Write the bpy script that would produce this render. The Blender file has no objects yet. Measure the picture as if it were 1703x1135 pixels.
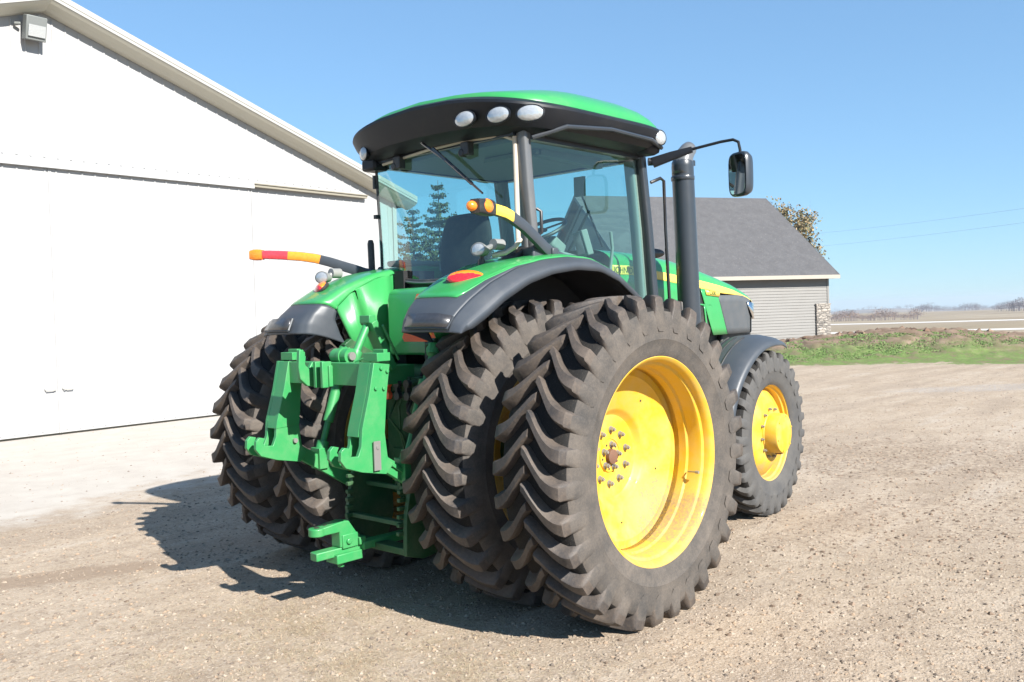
import bpy, bmesh, math, random
import numpy as np
from mathutils import Vector, Matrix
R = math.radians
PI = math.pi
rnd = random.Random(7)
scene = bpy.context.scene
col = scene.collection

# ------------------------------------------------------------------ camera
CAM = (-4.5266, -4.7011, 1.8262)
YAW, PITCH, ROLL = 0.7422339, 0.0280769, -0.0317128
FPX = 1528.9
cd = bpy.data.cameras.new('camera')
cam = bpy.data.objects.new('camera', cd)
col.objects.link(cam)
fw = Vector((math.cos(YAW)*math.cos(PITCH), math.sin(YAW)*math.cos(PITCH), -math.sin(PITCH)))
r0 = Vector((math.sin(YAW), -math.cos(YAW), 0))
u0 = r0.cross(fw)
rr = math.cos(ROLL)*r0 + math.sin(ROLL)*u0
uu = -math.sin(ROLL)*r0 + math.cos(ROLL)*u0
M = Matrix((rr, uu, -fw)).transposed().to_4x4()
M.translation = Vector(CAM)
cam.matrix_world = M
cd.sensor_width = 36
cd.lens = 36*FPX/1703
cd.clip_start = 0.05
cd.clip_end = 20000
scene.camera = cam

# ------------------------------------------------------------------ light
SUN_EL = R(35.2)
sun_dir = Vector((-0.096*math.cos(SUN_EL), -0.9954*math.cos(SUN_EL), math.sin(SUN_EL))).normalized()
w = bpy.data.worlds.new("World")
scene.world = w
w.use_nodes = True
nt = w.node_tree
bg = nt.nodes['Background']
sky = nt.nodes.new('ShaderNodeTexSky')
sky.sky_type = 'NISHITA'
sky.sun_disc = False
sky.sun_elevation = SUN_EL
# NISHITA: rotation 0 = sun towards +Y, clockwise positive
sky.sun_rotation = math.atan2(sun_dir.x, sun_dir.y)
sky.altitude = 350
sky.air_density = 1.0
sky.dust_density = 0.05
sky.ozone_density = 5.0
gm_ = nt.nodes.new('ShaderNodeGamma'); gm_.inputs[1].default_value = .55          # softer horizon, as through thin haze
tn_ = nt.nodes.new('ShaderNodeMix'); tn_.data_type = 'RGBA'; tn_.blend_type = 'MULTIPLY'; tn_.inputs[0].default_value = 1; tn_.inputs[7].default_value = (.72, 1.0, 1.22, 1)
nt.links.new(sky.outputs[0], gm_.inputs[0]); nt.links.new(gm_.outputs[0], tn_.inputs[6]); nt.links.new(tn_.outputs[2], bg.inputs[0])
bg.inputs[1].default_value = 0.128
sl = bpy.data.lights.new('sun', 'SUN')
sl.energy = 5.0
sl.angle = R(0.5)
sl.color = (1.0, 0.955, 0.89)
so = bpy.data.objects.new('sun', sl)
so.rotation_euler = (-sun_dir).to_track_quat('-Z', 'Y').to_euler()
so.location = (0, 0, 30)
col.objects.link(so)
scene.view_settings.view_transform = 'Standard'
scene.view_settings.look = 'None'
scene.view_settings.exposure = 1.28
scene.view_settings.gamma = 1
scene.cycles.max_bounces = 6
scene.cycles.transparent_max_bounces = 16
scene.cycles.caustics_reflective = False
scene.cycles.caustics_refractive = False

# ------------------------------------------------------------------ material helpers
class NT:
    def __init__(s, name):
        s.m = bpy.data.materials.new(name); s.m.use_nodes = True
        s.t = s.m.node_tree; s.b = s.t.nodes['Principled BSDF']; s._pos = None
    def n(s, typ, **kw):
        nd = s.t.nodes.new('ShaderNode'+typ)
        for k, v in kw.items(): setattr(nd, k, v)
        return nd
    def l(s, a, b): s.t.links.new(a, b)
    def pos(s, obj=False):
        if obj: return s.n('TexCoord').outputs['Object']
        if s._pos is None: s._pos = s.n('NewGeometry').outputs['Position']
        return s._pos
    def noise(s, scale, detail=4, rough=.55, vec=None, dist=0):
        nd = s.n('TexNoise'); nd.inputs['Scale'].default_value = scale; nd.inputs['Detail'].default_value = detail
        nd.inputs['Roughness'].default_value = rough; nd.inputs['Distortion'].default_value = dist
        s.l(vec if vec is not None else s.pos(), nd.inputs['Vector']); return nd.outputs['Fac']
    def ramp(s, fac, stops):
        nd = s.n('ValToRGB'); s.l(fac, nd.inputs[0]); e = nd.color_ramp.elements
        while len(e) < len(stops): e.new(.5)
        for i, (p, c) in enumerate(stops):
            e[i].position = p; e[i].color = (c, c, c, 1) if isinstance(c, (int, float)) else (*c, 1)
        return nd.outputs[0]
    def mix(s, f, a, b, mode='MIX'):
        nd = s.n('Mix', data_type='RGBA', blend_type=mode)
        for i, v in ((0, f), (6, a), (7, b)):
            if isinstance(v, (int, float)): nd.inputs[i].default_value = v if i == 0 else (v, v, v, 1)
            elif isinstance(v, tuple): nd.inputs[i].default_value = (*v, 1)
            else: s.l(v, nd.inputs[i])
        return nd.outputs[2]
    def math(s, op, a, b=0.0, c=None, clamp=False):
        nd = s.n('Math', operation=op, use_clamp=clamp)
        for i, v in enumerate((a, b) if c is None else (a, b, c)):
            if isinstance(v, (int, float)): nd.inputs[i].default_value = v
            else: s.l(v, nd.inputs[i])
        return nd.outputs[0]
    def sep(s, v=None):
        nd = s.n('SeparateXYZ'); s.l(v if v is not None else s.pos(), nd.inputs[0]); return nd.outputs
    def bump(s, h, strength=.3, dist=.01):
        nd = s.n('Bump'); nd.inputs['Strength'].default_value = strength; nd.inputs['Distance'].default_value = dist
        s.l(h, nd.inputs['Height']); s.l(nd.outputs[0], s.b.inputs['Normal'])
    def color(s, c):
        if isinstance(c, tuple): s.b.inputs['Base Color'].default_value = (*c, 1)
        else: s.l(c, s.b.inputs['Base Color'])
    def set(s, rough=.5, metal=0, spec=.5, coat=0):
        s.b.inputs['Roughness'].default_value = rough; s.b.inputs['Metallic'].default_value = metal
        s.b.inputs['Specular IOR Level'].default_value = spec; s.b.inputs['Coat Weight'].default_value = coat
        s.b.inputs['Coat Roughness'].default_value = .08
        return s.m

def paint(name, c, rough=.35, coat=.3, metal=0, dust=.25, dustc=(.42, .34, .25), bump=.0, scale=3.0, low=False):
    t = NT(name)
    a = t.noise(scale, 6, .65)
    b = t.noise(scale*9, 4, .6)
    f = t.math('MULTIPLY', t.ramp(a, [(.42, 0.0), (.75, 1.0)]), t.ramp(b, [(.3, .3), (.7, 1.0)]))
    f = t.math('MULTIPLY', f, dust)
    if low:   # road dust settles on the lower parts of the machine
        z = t.sep()[2]
        g = t.n('MapRange'); g.inputs[1].default_value = 1.5; g.inputs[2].default_value = .3; g.inputs[3].default_value = 0; g.inputs[4].default_value = .5
        t.l(z, g.inputs[0]); f = t.math('MAXIMUM', f, t.math('MULTIPLY', g.outputs[0], b))
    t.color(t.mix(f, c, dustc))
    rg = t.math('ADD', t.math('MULTIPLY', f, .8), rough, clamp=True)
    m = t.set(rough, metal, .5, coat); t.l(rg, t.b.inputs['Roughness'])
    if bump: t.bump(b, bump, .002)
    return m

MAT = {}
MAT['green'] = paint('green_paint', (.030, .262, .070), .3, .45, dust=.10)
MAT['green_hitch'] = paint('green_hitch_paint', (.028, .235, .070), .45, .15, dust=.32, scale=9, dustc=(.19, .27, .14), bump=.1)
MAT['green_low'] = paint('shaded_green_paint', (.009, .070, .020), .6, .05, dust=.18, scale=6, bump=.2)  # green paint darkened to stand for shade around the rear housing
MAT['yellow_stripe'] = paint('yellow_decal', (.78, .56, .10), .35, .2, dust=.05)
MAT['black'] = paint('black_plastic', (.018, .019, .021), .45, 0, dust=.2, scale=5)
MAT['void'] = paint('dull_black_shade_and_hose', (.010, .010, .011), .8, 0, dust=.03)  # shade colour for the arch and gap fillers; also plain black hose
MAT['roofblack'] = paint('roof_black_plastic', (.007, .009, .013), .48, 0, dust=.03); MAT['roofblack'].node_tree.nodes['Principled BSDF'].inputs['Specular IOR Level'].default_value = .3
MAT['blackgloss'] = paint('black_enamel', (.012, .013, .015), .22, .4, dust=.12)
MAT['flare'] = paint('grey_flare_plastic', (.042, .050, .061), .45, 0, dust=.18, scale=6, dustc=(.10, .10, .098), bump=.15)
MAT['stack'] = paint('grey_stack_enamel', (.026, .032, .040), .34, .2, dust=.12, scale=4, dustc=(.08, .08, .08))
MAT['grill'] = paint('charcoal_grille_screen', (.065, .072, .078), .6, 0, dust=.4, scale=12, dustc=(.13, .12, .11))
MAT['pillar'] = paint('cab_pillar_grey', (.095, .10, .105), .35, .3, dust=.15)
MAT['steel'] = paint('worn_steel', (.27, .265, .25), .45, 0, metal=.5, dust=.15)
MAT['rust'] = paint('rusty_steel', (.13, .065, .04), .75, 0, dust=.5, dustc=(.2, .12, .075), scale=14, bump=.3)
MAT['chrome'] = paint('chrome', (.8, .8, .8), .08, 0, metal=1, dust=.04)
MAT['white'] = paint('white_trim_paint', (.78, .78, .76), .5, 0, dust=.08)
MAT['interior'] = paint('cab_grey_trim', (.20, .22, .20), .7, 0, dust=.1)
MAT['headliner'] = paint('cab_headliner', (.17, .2, .16), .8, 0, dust=.1)
MAT['seat'] = paint('black_seat_fabric', (.010, .012, .015), .85, 0, dust=.1, scale=14)
MAT['smv'] = paint('orange_red_reflective', (.95, .13, .035), .5, .1, dust=.1)

# yellow wheel paint with a mud line low in the barrel
t = NT('yellow_wheel_paint')
oz = t.sep()[2]
n1 = t.noise(7, 6, .65); n2 = t.noise(60, 3, .6)
g = t.n('MapRange'); g.inputs[1].default_value = .72; g.inputs[2].default_value = .30; g.inputs[3].default_value = 0; g.inputs[4].default_value = 1
t.l(oz, g.inputs[0])
m1 = t.math('MULTIPLY', t.ramp(t.math('ADD', t.math('MULTIPLY', g.outputs[0], .55), t.math('MULTIPLY', n1, .62)), [(.58, 0.0), (.78, 1.0)]), .55)
m1 = t.math('MULTIPLY', m1, t.ramp(n2, [(.3, .4), (.65, 1.0)]))
# mud and dust caked in the lower front of the outer dish
X_, Y_, Z_ = t.sep()
da = t.math('DIVIDE', t.math('SUBTRACT', X_, .34), .30); db_ = t.math('DIVIDE', t.math('SUBTRACT', Z_, .56), .22)
q_ = t.math('ADD', t.math('ADD', t.math('MULTIPLY', da, da), t.math('MULTIPLY', db_, db_)), t.math('MULTIPLY', t.math('SUBTRACT', n1, .5), 3.2))
q_ = t.math('MULTIPLY', t.ramp(q_, [(.35, 1.0), (.95, 0.0)]), t.math('LESS_THAN', Y_, -1.2))
m1 = t.math('MAXIMUM', m1, t.math('MULTIPLY', q_, t.math('MULTIPLY', t.ramp(n2, [(.3, .35), (.6, 1.0)]), .75)))
base = t.mix(t.math('MULTIPLY', t.ramp(n1, [(.38, 0.0), (.7, 1.0)]), .40), (.60, .362, .018), (.50, .37, .20))
t.color(t.mix(m1, base, (.195, .155, .115)))
MAT['yellow'] = t.set(.52, 0, .4, .08)
t.l(t.math('ADD', t.math('MULTIPLY', m1, .5), .50, clamp=True), t.b.inputs['Roughness'])
t.bump(n2, .05, .002)

# rubber: dark, with tan dust thickest on the sidewalls; grooves coloured dark for shade
def rubber(name, dark, dustc, amt, scale=6):
    t = NT(name)
    n1 = t.noise(scale, 6, .65); n2 = t.noise(scale*14, 3, .7); n3 = t.noise(scale*45, 2, .6)
    f = t.math('ADD', t.math('MULTIPLY', t.ramp(n1, [(.3, 0.0), (.72, 1.0)]), .75), t.math('MULTIPLY', t.ramp(n2, [(.35, 0.0), (.7, 1.0)]), .3), clamp=True)
    f = t.math('MULTIPLY', f, amt)
    c = t.mix(f, dark, dustc)
    c = t.mix(t.math('MULTIPLY', t.ramp(n3, [(.62, 0.0), (.75, 1.0)]), .35), c, (.20, .16, .12))
    t.color(c)
    t.set(.62 if 'tread' in name else .82, 0, .45 if 'tread' in name else .25)
    t.bump(t.math('ADD', n3, t.math('MULTIPLY', n2, .8)), .35, .004)
    return t.m
MAT['rubber'] = rubber('dusty_sidewall_rubber', (.042, .041, .040), (.132, .112, .094), .95)
MAT['rubber_front'] = rubber('grey_front_tyre_rubber', (.055, .056, .058), (.115, .108, .098), .7)
MAT['void_rubber'] = rubber('groove_shade_rubber', (.007, .008, .009), (.028, .023, .018), .6, 4)  # near-black colour stands for the shade between the lugs
MAT['tread'] = rubber('tread_rubber', (.015, .017, .021), (.142, .108, .080), .80, 4)

def glass(name, tint, refl=1.0):
    t = NT(name)
    tr = t.n('BsdfTransparent'); tr.inputs[0].default_value = (*tint, 1)
    gl = t.n('BsdfGlossy'); gl.inputs['Roughness'].default_value = .0; gl.inputs[0].default_value = (1, 1, 1, 1)
    lw = t.n('LayerWeight'); lw.inputs[0].default_value = .5
    fr = t.math('MULTIPLY_ADD', t.math('POWER', lw.outputs['Facing'], 4.0), .9, .045)
    mx = t.n('MixShader')
    t.l(t.math('MULTIPLY', fr, refl, clamp=True), mx.inputs[0]); t.l(tr.outputs[0], mx.inputs[1]); t.l(gl.outputs[0], mx.inputs[2])
    t.l(mx.outputs[0], t.t.nodes['Material Output'].inputs[0])
    return t.m
MAT['glass'] = glass('green_tinted_cab_glass', (.64, .86, .84), 1.6)

def lens(name, c, rough=.12, trans=0.0, metal=0):
    t = NT(name); v = t.n('TexVoronoi'); v.inputs['Scale'].default_value = 55; t.l(t.pos(), v.inputs['Vector'])
    t.color(t.mix(t.math('MULTIPLY', v.outputs[0], .5), c, tuple(min(1, x*1.3+.02) for x in c)))
    t.set(rough, metal, .6, .6); t.bump(v.outputs[0], .25, .004)
    return t.m
MAT['orange'] = lens('orange_lens', (.80, .19, .008))
MAT['orange_tape'] = lens('orange_reflective_strip', (.85, .27, .015), .35)
MAT['yellow_tape'] = lens('yellow_reflective_strip', (.95, .62, .06), .35)
MAT['red'] = lens('red_lens', (.55, .012, .02))
MAT['red_tape'] = lens('red_reflective_strip', (.62, .035, .05), .35)
MAT['clear'] = lens('clear_lamp_lens', (.42, .44, .45), .14, metal=.4)
MAT['darklens'] = lens('dark_lamp_glass', (.02, .02, .022), .38)
MAT['mirror'] = paint('mirror_glass', (.75, .8, .78), .02, 0, metal=1, dust=.03)

# ------------------------------------------------------------------ mesh builder
class MB:
    def __init__(s): s.v = []; s.f = []; s.mi = []; s.cur = 0
    def add(s, vs, fs, mi=None):
        b = len(s.v); s.v += [tuple(v) for v in vs]; s.f += [tuple(b+i for i in f) for f in fs]
        s.mi += [s.cur if mi is None else mi]*len(fs); return s
    def box(s, c, size, rot=None, mi=None):
        x, y, z = [d/2 for d in size]
        vs = [Vector((i*x, j*y, k*z)) for i in (-1, 1) for j in (-1, 1) for k in (-1, 1)]
        if rot is not None: vs = [rot @ v for v in vs]
        vs = [v+Vector(c) for v in vs]
        return s.add(vs, [(0, 1, 3, 2), (4, 6, 7, 5), (0, 4, 5, 1), (2, 3, 7, 6), (0, 2, 6, 4), (1, 5, 7, 3)], mi)
    def bar(s, p, q, w_, h, up=(0, 0, 1), mi=None):
        p, q = Vector(p), Vector(q); d = q-p; L = d.length; d.normalize(); u = Vector(up)
        sd = d.cross(u)
        if sd.length < 1e-4: sd = d.cross(Vector((1, 0, 0)))
        sd.normalize(); u = sd.cross(d)
        rot = Matrix((d, sd, u)).transposed()
        return s.box((p+q)/2, (L, w_, h), rot, mi)
    def prism(s, poly, y0, y1, axis='y', mi=None):
        """poly in the plane across the axis: y -> (x,z), x -> (y,z), z -> (x,y)"""
        def P(a, b, t):
            return {'y': (a, t, b), 'x': (t, a, b), 'z': (a, b, t)}[axis]
        n = len(poly)
        vs = [P(a, b, y0) for a, b in poly]+[P(a, b, y1) for a, b in poly]
        fs = [tuple(range(n)), tuple(range(2*n-1, n-1, -1))]+[(i, n+i, n+(i+1) % n, (i+1) % n) for i in range(n)]
        return s.add(vs, fs, mi)
    def tube(s, pts, rad, n=10, sq=None, caps=True, mi=None, up=(0, 0, 1)):
        pts = [Vector(p) for p in pts]
        rad = rad if isinstance(rad, (list, tuple)) else [rad]*len(pts)
        vs = []; fs = []
        prev = None
        for i, p in enumerate(pts):
            d = (pts[min(i+1, len(pts)-1)]-pts[max(i-1, 0)]).normalized()
            if prev is None:
                a = d.cross(Vector(up))
                if a.length < 1e-3: a = d.cross(Vector((1, 0, 0)))
            else: a = prev-d*prev.dot(d)
            a.normalize(); prev = a; b = a.cross(d)
            if sq: # rectangular section (w,h)
                wv, hv = sq[0]*rad[i], sq[1]*rad[i]; k = .75
                ring = [(wv, hv*k), (wv*k, hv), (-wv*k, hv), (-wv, hv*k), (-wv, -hv*k), (-wv*k, -hv), (wv*k, -hv), (wv, -hv*k)]
                vs += [p+a*x+b*y for x, y in ring]
            else: vs += [p+a*rad[i]*math.cos(2*PI*j/n)+b*rad[i]*math.sin(2*PI*j/n) for j in range(n)]
        n = 8 if sq else n
        for i in range(len(pts)-1):
            for j in range(n): fs.append((i*n+j, i*n+(j+1) % n, (i+1)*n+(j+1) % n, (i+1)*n+j))
        if caps: fs += [tuple(range(n-1, -1, -1)), tuple(range((len(pts)-1)*n, len(pts)*n))]
        return s.add(vs, fs, mi)
    def cyl(s, p, q, r, n=16, mi=None): return s.tube([p, q], r, n, mi=mi)
    def lathe(s, prof, axis='y', c=(0, 0, 0), n=64, mi=None, closed=False):
        """prof: (radius, height along axis)"""
        vs = []; fs = []
        for r, h in prof:
            for j in range(n):
                a = 2*PI*j/n; x, z = r*math.cos(a), r*math.sin(a)
                v = {'y': (x, h, z), 'x': (h, x, z), 'z': (x, z, h)}[axis]
                vs.append((v[0]+c[0], v[1]+c[1], v[2]+c[2]))
        m = len(prof)
        for i in range(m-1 if not closed else m):
            k = (i+1) % m
            for j in range(n): fs.append((i*n+j, i*n+(j+1) % n, k*n+(j+1) % n, k*n+j))
        return s.add(vs, fs, mi)
    def grid(s, rows, mi=None, wrap=False):
        m = len(rows[0]); vs = [p for r_ in rows for p in r_]; fs = []
        for i in range(len(rows)-1):
            for j in range(m if wrap else m-1):
                k = (j+1) % m
                fs.append((i*m+j, i*m+k, (i+1)*m+k, (i+1)*m+j))
        return s.add(vs, fs, mi)
    def ball(s, c, r, n=12, m=8, rot=None, mi=None):
        r = (r, r, r) if isinstance(r, (int, float)) else r
        rows = []
        for i in range(m+1):
            th = PI*i/m
            row = []
            for j in range(n):
                a = 2*PI*j/n; v = Vector((r[0]*math.sin(th)*math.cos(a), r[1]*math.sin(th)*math.sin(a), r[2]*math.cos(th)))
                if rot is not None: v = rot @ v
                row.append(v+Vector(c))
            rows.append(row)
        return s.grid(rows, mi, True)
    def build(s, name, mats, parent=None, smooth=True, ang=35, bevel=0, solid=0, weld=True, loc=None, offset=-1):
        me = bpy.data.meshes.new(name)
        me.from_pydata(s.v, [], s.f)
        mats = mats if isinstance(mats, (list, tuple)) else [mats]
        for m in mats: me.materials.append(MAT[m] if isinstance(m, str) else m)
        if len(mats) > 1: me.polygons.foreach_set('material_index', s.mi)
        bm = bmesh.new(); bm.from_mesh(me)
        if weld: bmesh.ops.remove_doubles(bm, verts=bm.verts, dist=1e-5)
        bmesh.ops.recalc_face_normals(bm, faces=bm.faces)
        bm.to_mesh(me); bm.free()
        if smooth:
            me.shade_smooth(); me.set_sharp_from_angle(angle=R(ang))
        o = bpy.data.objects.new(name, me)
        col.objects.link(o)
        if parent is not None: o.parent = parent
        if loc is not None: o.location = loc
        if solid:
            md = o.modifiers.new('s', 'SOLIDIFY'); md.thickness = solid; md.offset = offset
        if bevel:
            md = o.modifiers.new('b', 'BEVEL'); md.width = bevel; md.segments = 2; md.limit_method = 'ANGLE'; md.angle_limit = R(40)
        return o

def tag(o, label=None, cat=None, group=None, kind=None):
    if label: o['label'] = label
    if cat: o['category'] = cat
    if group: o['group'] = group
    if kind: o['kind'] = kind
    return o
def empty(name, loc=(0, 0, 0), rz=0):
    o = bpy.data.objects.new(name, None); o.location = loc; o.rotation_euler = (0, 0, rz); o.empty_display_size = .3
    col.objects.link(o); return o
def inst(o, parent, loc=None, name=None):
    c = o.copy(); col.objects.link(c); c.parent = parent
    if loc is not None: c.location = loc
    return c
def text_mesh(s, name, size, mat, M_, parent, depth=.001):
    cu = bpy.data.curves.new(name, 'FONT'); cu.body = s; cu.size = size; cu.extrude = depth
    o = bpy.data.objects.new(name, cu); col.objects.link(o)
    bpy.context.view_layer.update()
    me = bpy.data.meshes.new_from_object(o.evaluated_get(bpy.context.evaluated_depsgraph_get()))
    bpy.data.objects.remove(o)
    me.materials.clear(); me.materials.append(MAT[mat])
    r = bpy.data.objects.new(name, me); col.objects.link(r); r.parent = parent; r.matrix_local = M_
    return r
# ------------------------------------------------------------------ terrain
def smooth(a, b, x):
    t = np.clip((x-a)/(b-a), 0, 1); return t*t*(3-2*t)
MA, MBp = np.array([22.5, 14.5]), np.array([33.0, -2.0])     # the mound's crest line
def terrain(x, y):
    x = np.asarray(x, float); y = np.asarray(y, float)
    D = np.hypot(x-CAM[0], y-CAM[1]); az = np.degrees(np.arctan2(y-CAM[1], x-CAM[0]))
    z = np.zeros_like(D)
    # falling away into the valley, then a far ridge, then down behind it
    z = z-0.3*smooth(45, 80, D)*1.0-2.3*smooth(80, 300, D)-7.6*smooth(280, 1500, D)
    z = z+2.4*smooth(900, 1500, D)*np.sin(az*.35+.6)+1.2*smooth(500, 1400, D)*np.sin(az*.9+2)
    z = z-120*smooth(1600, 6000, D)
    # the dirt mound in front of the grey shed (crest range from the camera follows the bearing)
    keep = smooth(4, 13, az)*0+1
    cr = 36.0
    crest = np.interp(az, [-30, -5, 6, 13.5, 17, 20.3, 24, 28, 33, 40, 60], [.3, .45, .52, .62, .80, .86, .66, .36, .16, .04, 0])
    prof = np.where(D < cr, smooth(29.6, 35.6, D), 1-smooth(37, 43, D))
    z = z+crest*prof*keep
    return z
rows = []
rs = np.concatenate([np.linspace(.0, 28, 40), np.linspace(28.4, 44, 80), np.geomspace(45, 9000, 70)])
azs = np.concatenate([np.radians(np.linspace(-8, 80, 440)), np.radians(np.linspace(80, 352, 90))[1:-1]])
nr = np.random.RandomState(3)
def lump(x, y, s):
    return (np.sin(x*s+1.3*np.sin(y*s*.7))*np.cos(y*s*1.1+1.7*np.sin(x*s*.6)))
g = MB()
for r_ in rs:
    x = CAM[0]+r_*np.cos(azs); y = CAM[1]+r_*np.sin(azs); z = terrain(x, y)
    mm = smooth(30, 33, np.full_like(x, r_))*(1-smooth(39, 43, np.full_like(x, r_)))*smooth(-60, -20, -np.abs(np.degrees(azs)-15)*1.0)
    z = z+mm*(.05*lump(x, y, 2.3)+.035*lump(x+4, y, 5.1)+.025*nr.randn(len(x)))
    near = 1-smooth(15, 26, np.full_like(x, r_))
    z = z+near*.0
    rows.append(list(zip(x, y, z)))
g.grid(rows, wrap=True)

t = NT('gravel_and_fields')
P = t.pos()
X, Y, Z = t.sep()
dv = t.n('VectorMath', operation='DISTANCE'); t.l(P, dv.inputs[0]); dv.inputs[1].default_value = (CAM[0], CAM[1], 0)
D = dv.outputs['Value']
def mr(v, a, b, c=0.0, d=1.0):
    n = t.n('MapRange'); n.interpolation_type = 'SMOOTHSTEP'
    for i, q in ((1, a), (2, b), (3, c), (4, d)): n.inputs[i].default_value = q
    t.l(v, n.inputs[0]); return n.outputs[0]
nA = t.noise(.35, 5, .6); nB = t.noise(2.2, 6, .65); nC = t.noise(16, 5, .7); nD = t.noise(70, 4, .75); nE = t.noise(260, 2, .7)
vo = t.n('TexVoronoi'); vo.inputs['Scale'].default_value = 48; t.l(P, vo.inputs['Vector'])
vo2 = t.n('TexVoronoi'); vo2.inputs['Scale'].default_value = 19; t.l(P, vo2.inputs['Vector'])
tm_ = t.n('Mapping'); tm_.inputs['Scale'].default_value = (.28, 1.7, 1); tm_.inputs['Rotation'].default_value = (0, 0, -.25); t.l(P, tm_.inputs[0])
nT = t.noise(1.0, 5, .6, tm_.outputs[0])
grav = t.mix(t.ramp(nB, [(.3, 0.0), (.7, 1.0)]), (.295, .225, .155), (.415, .335, .250))
grav = t.mix(t.math('MULTIPLY', t.ramp(nA, [(.4, 0.0), (.65, 1.0)]), .5), grav, (.435, .36, .28))
grav = t.mix(t.ramp(nT, [(.40, .55), (.52, 0.0)]), grav, (.265, .208, .155))
grav = t.mix(t.ramp(nT, [(.56, 0.0), (.68, .5)]), grav, (.44, .385, .32))
nF = t.noise(34, 4, .75); nG = t.noise(8, 5, .7)
grav = t.mix(t.ramp(nG, [(.50, 0.0), (.64, .45)]), grav, (.20, .152, .110))
grav = t.mix(t.ramp(nC, [(.53, 0.0), (.64, .42)]), grav, (.20, .152, .112))
grav = t.mix(t.ramp(nF, [(.55, 0.0), (.66, .45)]), grav, (.17, .128, .095))
grav = t.mix(t.ramp(nF, [(.36, .6), (.45, 0.0)]), grav, (.50, .43, .35))
grav = t.mix(t.ramp(nD, [(.56, 0.0), (.70, .55)]), grav, (.56, .49, .41))
grav = t.mix(t.ramp(nD, [(.32, .8), (.43, 0.0)]), grav, (.13, .10, .078))
grav = t.mix(t.ramp(nE, [(.32, .45), (.42, 0.0)]), grav, (.14, .11, .085))
cs = t.mix(.5, vo.outputs['Color'], vo2.outputs['Color'])
cw = t.n('RGBToBW'); t.l(cs, cw.inputs[0])
grav = t.mix(t.math('MULTIPLY', t.ramp(vo.outputs['Distance'], [(.2, 1.0), (.45, 0.0)]), .30), grav, t.mix(cw.outputs[0], (.15, .115, .09), (.66, .58, .50)))
# pale packed apron in front of the big shed: boundary line (-1.6,4.4) -> (1.4,5.25), runs past the shed
ap = t.math('SUBTRACT', Y, t.math('ADD', t.math('MULTIPLY', X, .29), 4.95))
ap = t.math('ADD', ap, t.math('MULTIPLY', t.math('SUBTRACT', nB, .5), 2.6))
apr = mr(ap, -.5, .8)
apr = t.math('MULTIPLY', apr, mr(X, 16, 9))
con = t.mix(t.ramp(nB, [(.35, 0.0), (.7, 1.0)]), (.40, .365, .325), (.46, .43, .385))
con = t.mix(t.ramp(nC, [(.6, 0.0), (.75, .35)]), con, (.45, .38, .32))
grav = t.mix(t.math('MULTIPLY', apr, .94), grav, con)
# brown damp-looking streak left, dark muddy patches right, blue-grey fresh stone far right
def blob(cx, cy, ax, ay, ang, nz=.8):
    c_, s_ = math.cos(ang), math.sin(ang)
    dx = t.math('SUBTRACT', X, cx); dy = t.math('SUBTRACT', Y, cy)
    a = t.math('DIVIDE', t.math('ADD', t.math('MULTIPLY', dx, c_), t.math('MULTIPLY', dy, s_)), ax)
    b = t.math('DIVIDE', t.math('SUBTRACT', t.math('MULTIPLY', dy, c_), t.math('MULTIPLY', dx, s_)), ay)
    r2 = t.math('ADD', t.math('MULTIPLY', a, a), t.math('MULTIPLY', b, b))
    r2 = t.math('ADD', r2, t.math('MULTIPLY', t.math('SUBTRACT', nB, .5), 2.4*nz))
    return mr(r2, 1.3, .5)
grav = t.mix(t.math('MULTIPLY', blob(-1.95, 2.42, .95, .20, -.42, .5), .72), grav, (.235, .175, .125))
mud = t.math('MULTIPLY', blob(6.6, -.9, 2.3, 1.3, -.8, 2.2), t.ramp(nC, [(.46, 0.0), (.58, 1.0)]))
grav = t.mix(t.math('MULTIPLY', mud, .62), grav, (.17, .125, .09))
mud2 = t.math('MULTIPLY', blob(3.6, -2.2, 2.2, .9, -.7, 1.2), t.ramp(nC, [(.5, 0.0), (.62, 1.0)]))
grav = t.mix(t.math('MULTIPLY', mud2, .5), grav, (.19, .14, .10))
grav = t.mix(t.math('MULTIPLY', t.math('MULTIPLY', blob(16.6, .6, 2.6, .7, -.75, 1.0), t.ramp(nC, [(.42, 0.0), (.62, 1.0)])), .6), grav, (.30, .31, .32))
# mound: weeds low, bare dirt up
wz = t.noise(.5, 5, .6); wy = t.noise(2.2, 6, .7)
gr = t.mix(t.ramp(wy, [(.35, 0.0), (.65, 1.0)]), (.061, .122, .025), (.144, .216, .061))
gr = t.mix(t.ramp(wy, [(.42, .8), (.5, 0.0)]), gr, (.17, .135, .085)); gr = t.mix(t.ramp(nC, [(.45, 0.0), (.7, .7)]), gr, (.203, .165, .098))
dirt = t.mix(t.ramp(wy, [(.3, 0.0), (.7, 1.0)]), (.135, .090, .060), (.247, .184, .135))
gm = t.math('ADD', t.math('MULTIPLY', t.math('SUBTRACT', wz, .5), 5.0), t.math('MULTIPLY', t.math('SUBTRACT', wy, .5), 4.0))
gsel = mr(t.math('ADD', D, gm), 34.0, 31.8)
mound = t.mix(gsel, dirt, gr)
edge = t.math('ADD', D, t.math('ADD', t.math('MULTIPLY', t.math('SUBTRACT', wy, .5), 3.6), t.math('MULTIPLY', t.math('SUBTRACT', wz, .5), 3.0)))
c1 = t.mix(mr(edge, 29.3, 30.0), grav, mound)
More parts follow.
